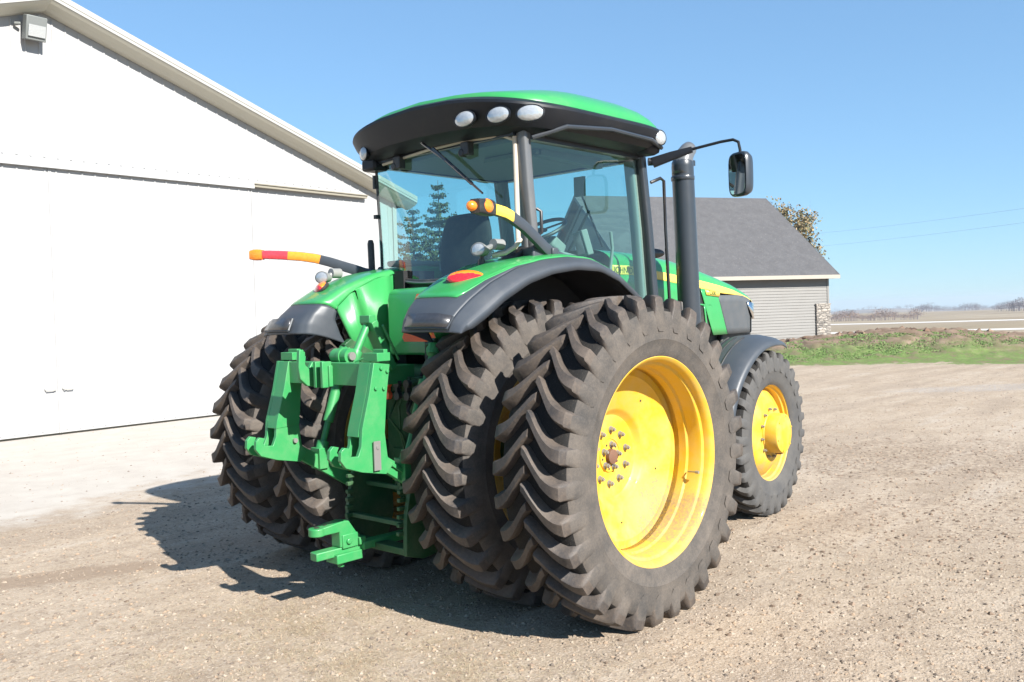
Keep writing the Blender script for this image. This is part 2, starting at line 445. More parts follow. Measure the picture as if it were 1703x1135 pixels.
# plain beyond: dry field
fl = t.noise(.02, 4, .6); mp = t.n('Mapping'); mp.inputs['Scale'].default_value = (.012, .10, 1); mp.inputs['Rotation'].default_value = (0, 0, -1.2); t.l(P, mp.inputs[0])
fr = t.noise(1.0, 4, .6, mp.outputs[0])
field = t.mix(t.ramp(fr, [(.35, 0.0), (.65, 1.0)]), (.203, .164, .115), (.308, .259, .196))
field = t.mix(t.ramp(fl, [(.45, 0.0), (.6, .5)]), field, (.24, .20, .13))
c2 = t.mix(mr(D, 42, 46), c1, field)
far = t.mix(t.ramp(t.noise(.004, 5, .6), [(.45, 0.0), (.58, 1.0)]), (.26, .22, .18), (.16, .16, .16))
c3 = t.mix(mr(D, 420, 800), c2, far)
t.color(c3)
t.set(.95, 0, .15)
hb = t.math('ADD', t.math('MULTIPLY', nC, 1.3), t.math('ADD', t.math('MULTIPLY', nD, .9), t.math('MULTIPLY', nE, .35)))
hb = t.math('ADD', hb, t.math('MULTIPLY', nF, 1.2))
hb = t.math('ADD', hb, t.math('MULTIPLY', t.ramp(vo.outputs['Distance'], [(.1, 1.0), (.5, 0.0)]), .35))
t.bump(hb, .55, .014)
MAT['ground'] = t.m
ground = g.build('ground', 'ground', ang=180)
tag(ground, kind='structure')

# pale farm road beyond the mound
MAT['road'] = (lambda t: (t.color(t.mix(t.noise(1.2), (.450, .427, .390), (.555, .532, .503))), t.set(.9))[1])(NT('pale_road_gravel'))
def strip(name, pts, wd, mat, lift):
    m = MB(); a = []
    P_ = [Vector((p[0], p[1], 0)) for p in pts]
    N = 60; rowsA = []
    fine = []
    for i in range(N+1):
        f = i/N*(len(P_)-1); k = min(int(f), len(P_)-2); q = P_[k].lerp(P_[k+1], f-k); fine.append(q)
    for i, q in enumerate(fine):
        d = (fine[min(i+1, N)]-fine[max(i-1, 0)]).normalized(); s_ = Vector((-d.y, d.x, 0))
        row = []
        for k in (-1, -.4, .4, 1):
            p = q+s_*wd/2*k; row.append((p.x, p.y, float(terrain(p.x, p.y))+lift*(1 if abs(k) < 1 else .2)))
        rowsA.append(row)
    m.grid(rowsA); o = m.build(name, mat, smooth=True, ang=180); tag(o, kind='structure'); return o
strip('road', [(34, 62), (52, 42), (62, 22), (72, 2), (80, -20)], 4.2, 'road', .06)
strip('road', [(150, -12), (112, 14), (98, 34), (96, 60)], 5.0, 'road', .08)
MAT['ditch'] = (lambda t: (t.color(t.mix(t.noise(.8), (.13, .16, .06), (.26, .25, .13))), t.set(.9))[1])(NT('verge_grass'))
strip('verge', [(76, 8), (88, -2), (110, -14)], 5, 'ditch', .12)

# ------------------------------------------------------------------ loose stones, clods, dry grass (stuff)
cg, sg = math.cos(YAW), math.sin(YAW)
def cam_pt(d, lat):   # d metres ahead, lat to the right of the lens
    return CAM[0]+d*cg+lat*sg, CAM[1]+d*sg-lat*cg
def stones(name, n, dmin, dmax, smin, smax, cols, seed, test=None, latk=.62):
    rs_ = random.Random(seed); m = MB()
    mats = []
    for i, c in enumerate(cols):
        tt = NT(name+'_%s' % 'abcdef'[i]); tt.color(tt.mix(tt.noise(60), tuple(x*.75 for x in c), c)); mats.append(tt.set(.9, 0, .2))
    k = 0
    while k < n:
        u = rs_.random(); d = dmin*(dmax/dmin)**(u**.85); lat = rs_.uniform(-latk, latk)*d
        x, y = cam_pt(d, lat)
        if test and not test(x, y, rs_): continue
        if y > 11.7 and x < 10.2: continue
        if name == 'gravel_stones' and y-(.29*x+4.95) > -.3 and x < 12 and rs_.random() < .86: continue
        if name == 'dirt_clods' and y-(.29*x+4.95) > -.8: continue
        k += 1
        s_ = smin+(smax-smin)*rs_.random()**3.2
        z = float(terrain(x, y)); a0 = rs_.random()*6.3
        ring = [(x+s_*rs_.uniform(.7, 1.2)*math.cos(a0+j*1.2566), y+s_*rs_.uniform(.6, 1.1)*math.sin(a0+j*1.2566), z+s_*rs_.uniform(.05, .35)) for j in range(5)]
        low_ = [(p[0]*.98+x*.02, p[1]*.98+y*.02, z-s_*.3) for p in ring]
        top = (x+rs_.uniform(-.3, .3)*s_, y+rs_.uniform(-.3, .3)*s_, z+s_*rs_.uniform(.55, .9))
        vs = ring+low_+[top]
        fs = [(j, (j+1) % 5, 10) for j in range(5)]+[(5+j, 5+(j+1) % 5, (j+1) % 5, j) for j in range(5)]
        m.add(vs, fs, rs_.randrange(len(cols)))
    return m.build(name, mats, smooth=False, weld=False)
o = stones('gravel_stones', 42000, 2.9, 26, .0035, .0165, [(.36, .30, .235), (.30, .245, .19), (.18, .145, .115), (.34, .25, .175), (.24, .19, .145)], 5)
tag(o, 'loose pale and brown gravel stones strewn over the yard', 'gravel', kind='stuff')
def in_mud(x, y, r_):
    a = math.exp(-((x-6.3)/2.6)**2-((y+.6)/1.6)**2)+.55*math.exp(-((x-3.0)/2.4)**2-((y+2.4)/1.0)**2)+.05
    return r_.random() < a
o = stones('dirt_clods', 2600, 4.0, 20, .004, .022, [(.20, .145, .105), (.26, .19, .14), (.15, .11, .08)], 9, in_mud)
tag(o, 'crumbled dark soil clods scattered right of the tractor', 'soil clods', kind='stuff')
def on_mound(x, y, r_):
    d = math.hypot(x-CAM[0], y-CAM[1]); return r_.random() < math.exp(-((d-36.0)/1.6)**2)+.03
o = stones('mound_clods', 600, 30, 41, .03, .17, [(.17, .11, .075), (.12, .08, .06), (.24, .17, .12)], 11, on_mound)
tag(o, 'clods and lumps of brown earth along the mound top', 'earth clods', kind='stuff')
# weeds on the mound
MAT['weed'] = (lambda t: (t.color(t.mix(t.noise(5), (.085, .175, .04), (.19, .27, .085))), t.set(.8))[1])(NT('weed_leaves'))
m = MB(); r2 = random.Random(21)
for i in range(11000):
    d = 29.0+4.6*r2.random(); lat = r2.uniform(.1, .62)*d; x, y = cam_pt(d, lat)
    if lump(x*.5, y*.5, 1.1)+lump(x+9, y, .8) < -.45+.12*(d-29): continue
    d2 = math.hypot(x-CAM[0], y-CAM[1])
    if d2 < 28.8+.4*math.sin(x*1.7)+.3*math.sin(y*3.1): continue
    z = float(terrain(x, y)); h = r2.uniform(.006, .022)
    for j in range(4):
        a = r2.random()*6.3; wv = .012+.02*r2.random()
        q = (x+r2.uniform(-.12, .12), y+r2.uniform(-.12, .12))
        tip = (q[0]+h*.6*math.cos(a), q[1]+h*.6*math.sin(a), z+h)
        m.add([(q[0]-wv*math.sin(a), q[1]+wv*math.cos(a), z-.01), (q[0]+wv*math.sin(a), q[1]-wv*math.cos(a), z-.01), tip], [(0, 1, 2)])
tag(m.build('weeds', 'weed', smooth=False, weld=False), 'low green weeds covering the near side of the mound', 'weeds', kind='stuff')
# dry grass in the near foreground
MAT['straw'] = (lambda t: (t.color(t.mix(t.noise(25, 3), (.336, .264, .168), (.544, .464, .336))), t.set(.8, 0, .2))[1])(NT('dry_grass_blades'))
MAT['straw2'] = (lambda t: (t.color(t.mix(t.noise(25, 3), (.30, .21, .14), (.46, .33, .22))), t.set(.8, 0, .2))[1])(NT('brown_dead_grass'))
m = MB(); r2 = random.Random(31); k = 0
while k < 26000:
    x = r2.uniform(-3.2, .5); y = r2.uniform(-3.0, 1.6)
    # band in front of the rear wheels' shadow
    dd = (x+1.35)*.80+(y+.35)*.60+.0
    ddn = -(x+1.35)*.60*0+dd
    dens = math.exp(-((x+1.45)/.75)**2-((y+.55)/1.15)**2)
    cl = .5+.5*lump(x, y, 3.3)*.55+.35*lump(x+3, y, 9)+.25*lump(x, y+5, 21)
    if r2.random() > dens*max(0, cl)**1.8*1.25: continue
    k += 1
    a = r2.random()*6.3; L = r2.uniform(.012, .05)*(1.5 if r2.random() < .06 else 1); wv = r2.uniform(.0005, .0011); el = r2.uniform(.0, .30)*r2.random()
    b = Vector((x, y, .0)); dr = Vector((math.cos(a), math.sin(a), 0)); sd = Vector((-dr.y, dr.x, 0))*wv
    m1_ = b+dr*L*.55+Vector((0, 0, L*el+.002)); tp = b+dr*L*1.0+Vector((0, 0, L*el*r2.uniform(.5, 1.6)+.002))
    m.add([b-sd, b+sd, m1_+sd, m1_-sd, tp], [(0, 1, 2, 3), (3, 2, 4)], 0 if r2.random() < .7 else 1)
tag(m.build('dry_grass', ['straw', 'straw2'], smooth=False, weld=False), 'thin dry straw-coloured grass on the gravel beside the tractor shadow', 'dry grass', kind='stuff')

# ------------------------------------------------------------------ big white metal shed
BA = R(3.03)
barn = empty('metal_shed', (0.914, 11.899, 0), BA)
tag(barn, 'large white metal shed with tall sliding doors and a floodlight under its gable', 'shed')
# local x runs along the gable wall to the right, local y goes into the building
def siding_mat(name, c):
    t = NT(name); n = t.noise(.7, 4); n2 = t.noise(9, 4)
    t.color(t.mix(t.math('MULTIPLY', t.ramp(n2, [(.5, 0.0), (.8, 1.0)]), .15), c, tuple(x*.86 for x in c))); t.bump(n, .08, .02); return t.set(.5, 0, .4)
MAT['barnwhite'] = siding_mat('white_ribbed_steel', (.325, .325, .325))
MAT['trimbeige'] = siding_mat('beige_trim_steel', (.44, .42, .35))
MAT['trimwhite'] = siding_mat('offwhite_trim_steel', (.315, .31, .29))
MAT['track'] = siding_mat('door_track_steel', (.216, .198, .156))
XR, XL, XC, HE, HR, DP = 9.17, -7.17, 1.0, 4.72, 7.42, 24
sl_ = (HR-HE)/(XR-XC)
def roofz(x): return HR-abs(x-XC)*sl_
m = MB()
m.prism([(XL, -.1), (XR, -.1), (XR, HE), (XC, HR), (XL, HE)], 0, .12)
m.box(((XR-.06), DP/2, HE/2-.03), (.12, DP-.3, HE-.06)); m.box(((XL+.06), DP/2, HE/2-.03), (.12, DP-.3, HE-.06)); m.box((XC, DP, HE/2-.03), (XR-XL, .12, HE-.06))
x = XL+.1
while x < XR-.05:
    if x > 5.2 or x < -3.5:
        z0, z1 = .02, 4.60
        m.prism([(x-.022, 0), (x-.010, -.014), (x+.010, -.014), (x+.022, 0)], z0, z1, 'z')
    zt = roofz(x)-.16
    if zt > 4.84: m.prism([(x-.022, 0), (x-.010, -.014), (x+.010, -.014), (x+.022, 0)], 4.80, zt, 'z')
    x += .2286
m.box((XR-.05, -.018, 2.33), (.12, .036, 4.6)); m.box((XL+.05, -.018, 2.33), (.12, .036, 4.6))
m.build('wall', 'barnwhite', barn, smooth=False)
m = MB()
for s_ in (-1, 1):
    xe = XR+.36 if s_ > 0 else XL-.36
    ze = roofz(xe)
    m.add([(XC, -.36, HR+.10), (xe, -.36, ze+.10), (xe, DP+.3, ze+.10), (XC, DP+.3, HR+.10)], [(0, 1, 2, 3)])
    m.add([(XC, -.36, HR+.04), (xe, -.36, ze+.04), (xe, DP+.3, ze+.04), (XC, DP+.3, HR+.04)], [(0, 1, 2, 3)])
    m.box(((xe), DP/2, ze+.03), (.03, DP+.6, .16))
m.build('roof', 'trimwhite', barn, smooth=False)
m = MB(); m2 = MB()
for s_ in (-1, 1):
    xe = XR+.36 if s_ > 0 else XL-.36
    A, B = (XC, HR), (xe, roofz(xe))
    prof = [(-.40, .16), (-.41, .15), (-.41, .06), (-.40, .05)]        # face band, then the sloping under-trim
    def sweep(mb, prof):
        mb.grid([[(A[0], y_, A[1]+z_) for y_, z_ in prof], [(B[0], y_, B[1]+z_) for y_, z_ in prof]])
    sweep(m, [(-.34, .17), (-.41, .165), (-.415, .155), (-.415, .07), (-.405, .06), (-.405, .01), (-.39, .0)])
    sweep(m2, [(-.39, .002), (-.33, -.045), (-.22, -.085), (-.15, -.125), (-.012, -.13)])
m.build('rake_trim', 'trimwhite', barn, smooth=False)
m2.build('soffit', 'trimbeige', barn, smooth=False)
# ridge cap end
MB().prism([(XC-.12, HR+.16), (XC+.12, HR+.16), (XC, HR+.24)], -.44, -.30).build('ridge_cap', 'trimwhite', barn, smooth=False)
# doors
def shed_door(x0, x1, hx):
    m = MB(); m.box(((x0+x1)/2, -.09, 2.32), (x1-x0, .05, 4.56))
    x = x0+.11
    while x < x1-.03:
        m.prism([(x-.022, -.115), (x-.010, -.129), (x+.010, -.129), (x+.022, -.115)], .08, 4.58, 'z'); x += .2286
    m.box((x0+.012, -.12, 2.32), (.024, .02, 4.56)); m.box((x1-.012, -.12, 2.32), (.024, .02, 4.56))
    d = m.build('sliding_door', 'barnwhite', barn, smooth=False)
    h = MB(); h.tube([(hx-.09, -.13, .80), (hx-.075, -.165, .785), (hx+.075, -.165, .785), (hx+.09, -.13, .80)], .011, 8)
    h.box((hx, -.128, .808), (.2, .012, .03)); h.build('door_handle', 'trimwhite', d)
    return d
shed_door(-3.35, .949, .80); shed_door(.953, 5.03, 1.10)
m = MB(); m.box(((5.05-3.45)/2, -.10, 4.67), (8.5, .14, .085)); m.prism([(-.035, 4.60), (-.20, 4.60), (-.19, 4.73), (-.035, 4.76)], -3.5, 5.05, 'x')
m.build('door_track', 'barnwhite', barn, smooth=False)
m = MB(); m.box((6.62, -.075, 4.672), (3.12, .11, .055)); m.box((6.62, -.08, 4.71), (3.14, .15, .02)); m.build('open_track', 'track', barn, smooth=False)
m = MB(); m.box(((XL+XR)/2, -.02, .02), (XR-XL, .04, .10)); m.build('base_flashing', 'track', barn, smooth=False)
# floodlight under the gable
MAT['lampgrey'] = siding_mat('floodlight_housing_grey', (.15, .16, .155))
FX = .78
m = MB(); rot = Matrix.Rotation(R(14), 3, 'X')
m.box((FX, -.20, 6.93), (.34, .16, .40), rot); m.box((FX, -.10, 7.08), (.10, .18, .08)); m.cyl((FX-.27, -.06, 6.99), (FX-.19, -.12, 6.99), .028)
fl = m.build('floodlight', 'lampgrey', barn, bevel=.012)
m = MB(); m.box((FX, -.288, 6.865), (.28, .012, .19), rot); m.build('lamp_glass', 'clear', fl)

# ------------------------------------------------------------------ grey sided house across the yard
HC = Vector((43.977, 16.428, 0)); HA = R(152)
house = empty('sided_house', HC, HA)   # local x = along the eave wall to the left, local +y = away from us? (normal -y local flips below)
tag(house, 'low grey building with lap siding, shingle roof and a stone corner pier', 'building')
# local frame: +x heading 152 deg, +y heading 242 deg = outward normal towards the camera
LEN, WID, EV, RDG = 11.75, 12.0, 3.72, 8.28
def vinyl(name, a, b):
    t = NT(name); t.color(t.mix(t.noise(1.5, 4), a, b)); return t.set(.6, 0, .3)
MAT['vinyl'] = vinyl('grey_lap_siding', (.178, .172, .162), (.205, .20, .19))
MAT['fascia'] = vinyl('putty_fascia', (.300, .270, .228), (.336, .306, .264))
MAT['dtrim'] = vinyl('dark_gable_trim', (.10, .11, .12), (.13, .14, .15))
t = NT('grey_shingles'); n1 = t.noise(2.2, 5, .7); n2 = t.noise(14, 3, .8)
c = t.mix(t.ramp(n1, [(.35, 0.0), (.65, 1.0)]), (.060, .059, .061), (.086, .085, .087)); c = t.mix(t.ramp(n2, [(.42, .55), (.6, 0.0)]), c, (.10, .10, .105)); c = t.mix(t.ramp(n2, [(.55, 0.0), (.7, .5)]), c, (.238, .224, .217))
t.color(c); t.set(.9, 0, .2); t.bump(n2, .4, .03); MAT['shingle'] = t.m
m = MB()
m.box((LEN/2, -WID/2, EV/2-.2), (LEN, WID-.1, EV-.1))
z = -.3
while z < EV-.05:
    m.add([(0, .012, z+.155), (LEN, .012, z+.155), (LEN, .038, z), (0, .038, z), (LEN, 0, z), (0, 0, z)], [(0, 1, 2, 3), (3, 2, 4, 5)])
    z += .155
m.box((-.02, .0, EV/2-.15), (.12, .11, EV-.1)); m.box((LEN+.02, .0, EV/2-.15), (.12, .11, EV-.1))
m.build('wall', 'vinyl', house, smooth=False)
m = MB(); m.prism([(-.02, EV-.15), (-WID+.02, EV-.15), (-WID/2, RDG-.25)], LEN-.1, LEN+.03, 'x'); m.prism([(-.02, EV-.15), (-WID+.02, EV-.15), (-WID/2, RDG-.25)], -.03, .1, 'x')
m.box((LEN+.03, -WID/2, EV/2-.2), (.1, WID-.1, EV-.1))
m.build('gable', 'vinyl', house, smooth=False)
OV, OS = .55, .42
ze = EV-.05; zo = EV-.05-OV*(RDG-EV)/(WID/2)*.0
def roofpt(y): # distance from ridge line
    return RDG-(abs(y+WID/2))*(RDG-EV-.02)/(WID/2)
m = MB()
for y_ in (OV, -WID-OV):
    N = 34
    rws = []
    for i in range(N+1):
        f = i/N; yy = -WID/2+(y_+WID/2)*f; zz = roofpt(yy)+.02*(0 if i % 1 else 0)
        rws.append([(-OS, yy, zz+.12), (LEN+OS, yy, zz+.12)])
    m.grid(rws)
    ye = y_
    m.add([(-OS, -WID/2, roofpt(-WID/2)), (LEN+OS, -WID/2, roofpt(-WID/2)), (LEN+OS, ye, roofpt(ye)), (-OS, ye, roofpt(ye))], [(0, 1, 2, 3)])
m.build('roof', 'shingle', house, smooth=False)
m = MB()
for y_ in (OV, -WID-OV):
    ze = roofpt(y_); m.box((LEN/2, y_+(.012 if y_ > 0 else -.012), ze+.03), (LEN+2*OS, .024, .20))
    m.box((LEN/2, (y_/2 if y_ > 0 else -WID-OV/2), ze-.05), (LEN+2*OS-.05, OV, .02))
m.build('fascia', 'fascia', house, smooth=False)
m = MB()
for xx in (-OS-.012, LEN+OS+.012):
    for y_ in (OV, -WID-OV):
        yv = [(-WID/2, RDG+.13), (y_, roofpt(y_)+.13), (y_, roofpt(y_)-.08), (-WID/2, RDG-.10)]
        m.prism(yv, xx-.012, xx+.012, 'x')
m.build('rake_board', 'dtrim', house, smooth=False)
# windows on the shaded gable end
for (yy, zz, ww, hh) in ((-3.6, 1.9, 1.3, 1.2), (-6.2, 4.9, 1.0, 1.5), (-8.0, 1.9, 1.3, 1.2)):
    m = MB(); a = LEN+.10
    m.box((a, yy-ww/2, zz), (.06, .07, hh)); m.box((a, yy+ww/2, zz), (.06, .07, hh)); m.box((a, yy, zz+hh/2), (.06, ww+.07, .07)); m.box((a, yy, zz-hh/2), (.06, ww+.07, .07)); m.box((a, yy, zz), (.05, .04, hh))
    wn = m.build('window', 'white', house, smooth=False); MB().box((a-.01, yy, zz), (.02, ww-.07, hh-.07)).build('pane', 'darklens', wn, smooth=False)
# stone pier
t = NT('stacked_stone'); mp = t.n('Mapping'); mp.inputs['Scale'].default_value = (3.2, 3.2, 8.5); t.l(t.pos(), mp.inputs[0])
v = t.n('TexVoronoi'); v.inputs['Scale'].default_value = 1; t.l(mp.outputs[0], v.inputs['Vector']); cwn = t.n('RGBToBW'); t.l(v.outputs['Color'], cwn.inputs[0])
v2 = t.n('TexVoronoi', feature='DISTANCE_TO_EDGE'); v2.inputs['Scale'].default_value = 1; t.l(mp.outputs[0], v2.inputs['Vector'])
c = t.mix(cwn.outputs[0], (.13, .12, .11), (.40, .36, .31)); c = t.mix(t.ramp(v2.outputs[0], [(.03, 1.0), (.10, 0.0)]), c, (.12, .11, .10)); t.color(c); t.set(.9); t.bump(v2.outputs[0], .8, .08); MAT['stone'] = t.m
m = MB(); r3 = random.Random(4); z = -.3
while z < 1.86:
    h = r3.uniform(.10, .17); x = -.10
    while x < .80:
        L = r3.uniform(.16, .40); L = min(L, .82-x); m.box((x+L/2, .03+r3.uniform(0, .02), z+h/2), (L-.012, .16+r3.uniform(0, .04), h-.012)); x += L
    m.box((-.06, -.28, z+h/2), (.13+r3.uniform(0, .03), .55, h-.012))
    z += h
m.box((.36, .03, 1.90), (.98, .22, .055))
m.build('stone_pier', 'stone', house, smooth=False)

# ------------------------------------------------------------------ vegetation
def leafmat(name, a, b, rough=.7):
    t = NT(name); oi = t.noise(1.2, 3, .6); t.color(t.mix(t.ramp(oi, [(.35, 0.0), (.65, 1.0)]), a, b)); return t.set(rough, 0, .2)
MAT['autumn'] = leafmat('autumn_leaves', (.17, .125, .06), (.33, .25, .15)); MAT['autumn2'] = leafmat('olive_autumn_leaves', (.10, .10, .045), (.20, .19, .09))
MAT['needle'] = leafmat('spruce_needles', (.035, .050, .022), (.080, .095, .040)); MAT['bark'] = leafmat('bark', (.10, .075, .055), (.16, .12, .09), .9)
MAT['twig'] = leafmat('bare_twigs', (.150, .128, .130), (.215, .185, .18)); MAT['twig2'] = leafmat('distant_twigs', (.13, .12, .13), (.19, .175, .18))
MAT['rusttwig'] = leafmat('rusty_brush', (.26, .17, .11), (.33, .23, .16))
def quadleaf(m, p, s_, r_, mi=0):
    n = Vector((r_.gauss(0, 1), r_.gauss(0, 1), r_.gauss(0, 1))).normalized(); a = n.orthogonal().normalized(); b = n.cross(a)
    k = r_.uniform(.35, .8)
    m.add([p+a*s_, p+b*s_*k, p-a*s_, p-b*s_*k], [(0, 1, 2, 3)], mi)
def autumn_tree(x, y, z0, h, rad, seed, nl):
    r_ = random.Random(seed); e = empty('autumn_tree', (x, y, z0))
    tm = MB(); lm = MB(); top = Vector((0, 0, h*.55)); tm.tube([(0, 0, -.3), (.1, 0, h*.25), (.0, .1, h*.55), (.1, 0, h*.8)], [.28, .22, .14, .04], 8)
    tips = []
    for i in range(26):
        a = r_.random()*6.3; z = h*r_.uniform(.3, .7); L = rad*r_.uniform(.55, 1.05)
        p0 = Vector((0, 0, z)); p1 = p0+Vector((math.cos(a)*L*.5, math.sin(a)*L*.5, L*.35)); p2 = p0+Vector((math.cos(a)*L, math.sin(a)*L, L*r_.uniform(.3, .9)))
        tm.tube([p0, p1, p2], [.09, .05, .012], 6); tips += [p1, p2, p2]
        for j in range(4):
            q = p1.lerp(p2, r_.random())+Vector((r_.gauss(0, .3), r_.gauss(0, .3), r_.gauss(.25, .35)))*rad*.3; tm.tube([p1.lerp(p2, .4), q], [.025, .006], 4); tips.append(q)
    tips += [Vector((r_.gauss(0, rad*.2), r_.gauss(0, rad*.2), h*r_.uniform(.8, 1.0))) for i in range(10)]
    for i in range(nl):
        c_ = tips[r_.randrange(len(tips))]; s_ = rad*.13
        p = c_+Vector((r_.gauss(0, s_), r_.gauss(0, s_), r_.gauss(0, s_)))
        quadleaf(lm, p, r_.uniform(.07, .16), r_, 0 if r_.random() < .62 else 1)
    lm.build('crown', ['autumn', 'autumn2'], e, smooth=False, weld=False); tm.build('trunk', 'bark', e)
    return e
tr = autumn_tree(65.0, 29.2, -.2, 10.1, 2.9, 3, 15000)
tag(tr, 'tan autumn tree rising behind the shingle roof', 'tree')
def conifer(x, y, z0, h, rad, seed, label, dens=1.0):
    r_ = random.Random(seed); e = empty('conifer_tree', (x, y, z0)); tm = MB(); lm = MB()
    tm.tube([(0, 0, -.2), (0, 0, h*.5), (0, 0, h)], [.16, .09, .015], 8)
    z = h*.12
    while z < h*.985:
        f = 1-z/h; nb = max(3, int((7 if f > .3 else 5)*dens))
        a0 = r_.random()*6.3
        for i in range(nb):
            a = a0+i*6.283/nb+r_.gauss(0, .25); L = rad*(f**.7)*r_.uniform(.35, 1.2)+.12
            p0 = Vector((0, 0, z)); d = Vector((math.cos(a), math.sin(a), 0))
            pts = [p0, p0+d*L*.5+Vector((0, 0, -.02*L)), p0+d*L+Vector((0, 0, .18*L))]
            tm.tube(pts, [.022, .014, .005], 4)
            n = int(70*L*dens)+6
            for k in range(n):
                u = r_.random()**.8; q = pts[0].lerp(pts[1], u*2) if u < .5 else pts[1].lerp(pts[2], u*2-1)
                q = q+Vector((r_.gauss(0, .10), r_.gauss(0, .10), r_.gauss(-.03, .07)))
                quadleaf(lm, q, r_.uniform(.05, .12), r_)
        z += h*r_.uniform(.032, .055)
    lm.build('crown', 'needle', e, smooth=False, weld=False); tm.build('trunk', 'bark', e)
    return tag(e, label, 'conifer tree', 'conifers seen through the cab')
conifer(36.5, 39.0, -.1, 10.8, 3.0, 5, 'tallest conifer seen through the rear cab window')
conifer(34.4, 39.2, -.1, 9.0, 2.8, 6, 'conifer nearest the shed seen at the left of the rear cab window', .9)
conifer(39.5, 37.6, -.1, 6.8, 2.8, 8, 'shorter conifer right of the tallest one in the rear cab window')
def wood(name, az0, az1, D0, D1, hgt, n, mat, label, seed, mound=1.0, size=.35, extra=None):
    """brush belt between two bearings: many small bare crowns"""
    r_ = random.Random(seed); m = MB()
    for i in range(n):
        az = R(r_.uniform(az0, az1)); D_ = r_.uniform(D0, D1)
        x, y = CAM[0]+D_*math.cos(az), CAM[1]+D_*math.sin(az); z = float(terrain(x, y))
        h = hgt*r_.uniform(.5, 1.0)*(0.75+.25*math.sin(math.degrees(az)*3.1+seed)); w_ = h*r_.uniform(.5, .9)
        for k in range(110):
            th = r_.random()*6.3; ph = math.acos(r_.uniform(-.3, 1)); rr_ = r_.random()**.4
            p = Vector((x+w_*rr_*math.sin(ph)*math.cos(th), y+w_*rr_*math.sin(ph)*math.sin(th), z+h*.45+h*.55*rr_*math.cos(ph)))
            quadleaf(m, p, size*h*r_.uniform(.05, .16), r_, 0 if r_.random() < .8 else 1)
        m.tube([(x, y, z-.2), (x, y, z+h*.6)], [.03*h, .01*h], 4)
    return tag(m.build(name, [mat, extra or mat], smooth=False, weld=False), label, 'woodland', kind='stuff')
wood('bare_woodland', 18.6, 24.5, 195, 260, 3.1, 200, 'twig', 'belt of bare grey brush beyond the mound right of the grey building', 1, extra='rusttwig')
wood('bare_woodland', 12.2, 19.0, 900, 1050, 9, 170, 'twig2', 'distant bluish line of bare trees on the far slope', 2)
wood('bare_woodland', 9.0, 14.8, 400, 460, 6.0, 130, 'twig2', 'dark bare trees on the skyline at the right edge', 4)
wood('bare_woodland', 9, 26, 1420, 1500, 8, 160, 'twig2', 'thin far line of trees along the horizon ridge', 5)
# overhead wires
MAT['wire'] = leafmat('overhead_wire', (.10, .10, .11), (.12, .12, .13))
for (a, b, sag, lab) in (((83.5, 15.0, 10.0), (128.0, 60.0, 12.6), .9, 'upper thin overhead wire crossing the sky right of the building'),
                    ((83.5, 15.0, 8.75), (128.0, 60.0, 10.6), .8, 'lower thin overhead wire crossing the sky right of the building')):
    A, B = Vector(a), Vector(b); A = A+(A-B)*.4; m = MB(); pts = []
    for i in range(25):
        f = i/24; pts.append(A.lerp(B, f)-Vector((0, 0, sag*4*f*(1-f)*.5)))
    m.tube(pts, .007, 5); tag(m.build('overhead_wire', 'wire'), lab, 'wire', 'overhead wires')

# ------------------------------------------------------------------ thin ground haze: far things fade towards the sky
hz_ = MB(); hz_.box((900, 300, -42), (5200, 4600, 116)); 
hm = bpy.data.materials.new('haze'); hm.use_nodes = True; hn = hm.node_tree
for n_ in list(hn.nodes):
    if n_.type == 'BSDF_PRINCIPLED': hn.nodes.remove(n_)
pv = hn.nodes.new('ShaderNodeVolumePrincipled'); pv.inputs['Color'].default_value = (.82, .89, 1, 1); pv.inputs['Density'].default_value = .00028; pv.inputs['Anisotropy'].default_value = .2
hn.links.new(pv.outputs[0], hn.nodes['Material Output'].inputs['Volume'])
tag(hz_.build('haze', hm, smooth=False), kind='stuff', label='thin pale haze softening the far fields and tree lines')

# ================================================================== the tractor (x forward, y left, rear axle at x = 0)
T = empty('tractor', (0, 0, 0))
tag(T, 'green and yellow farm tractor with dual rear wheels parked on the gravel yard', 'tractor')

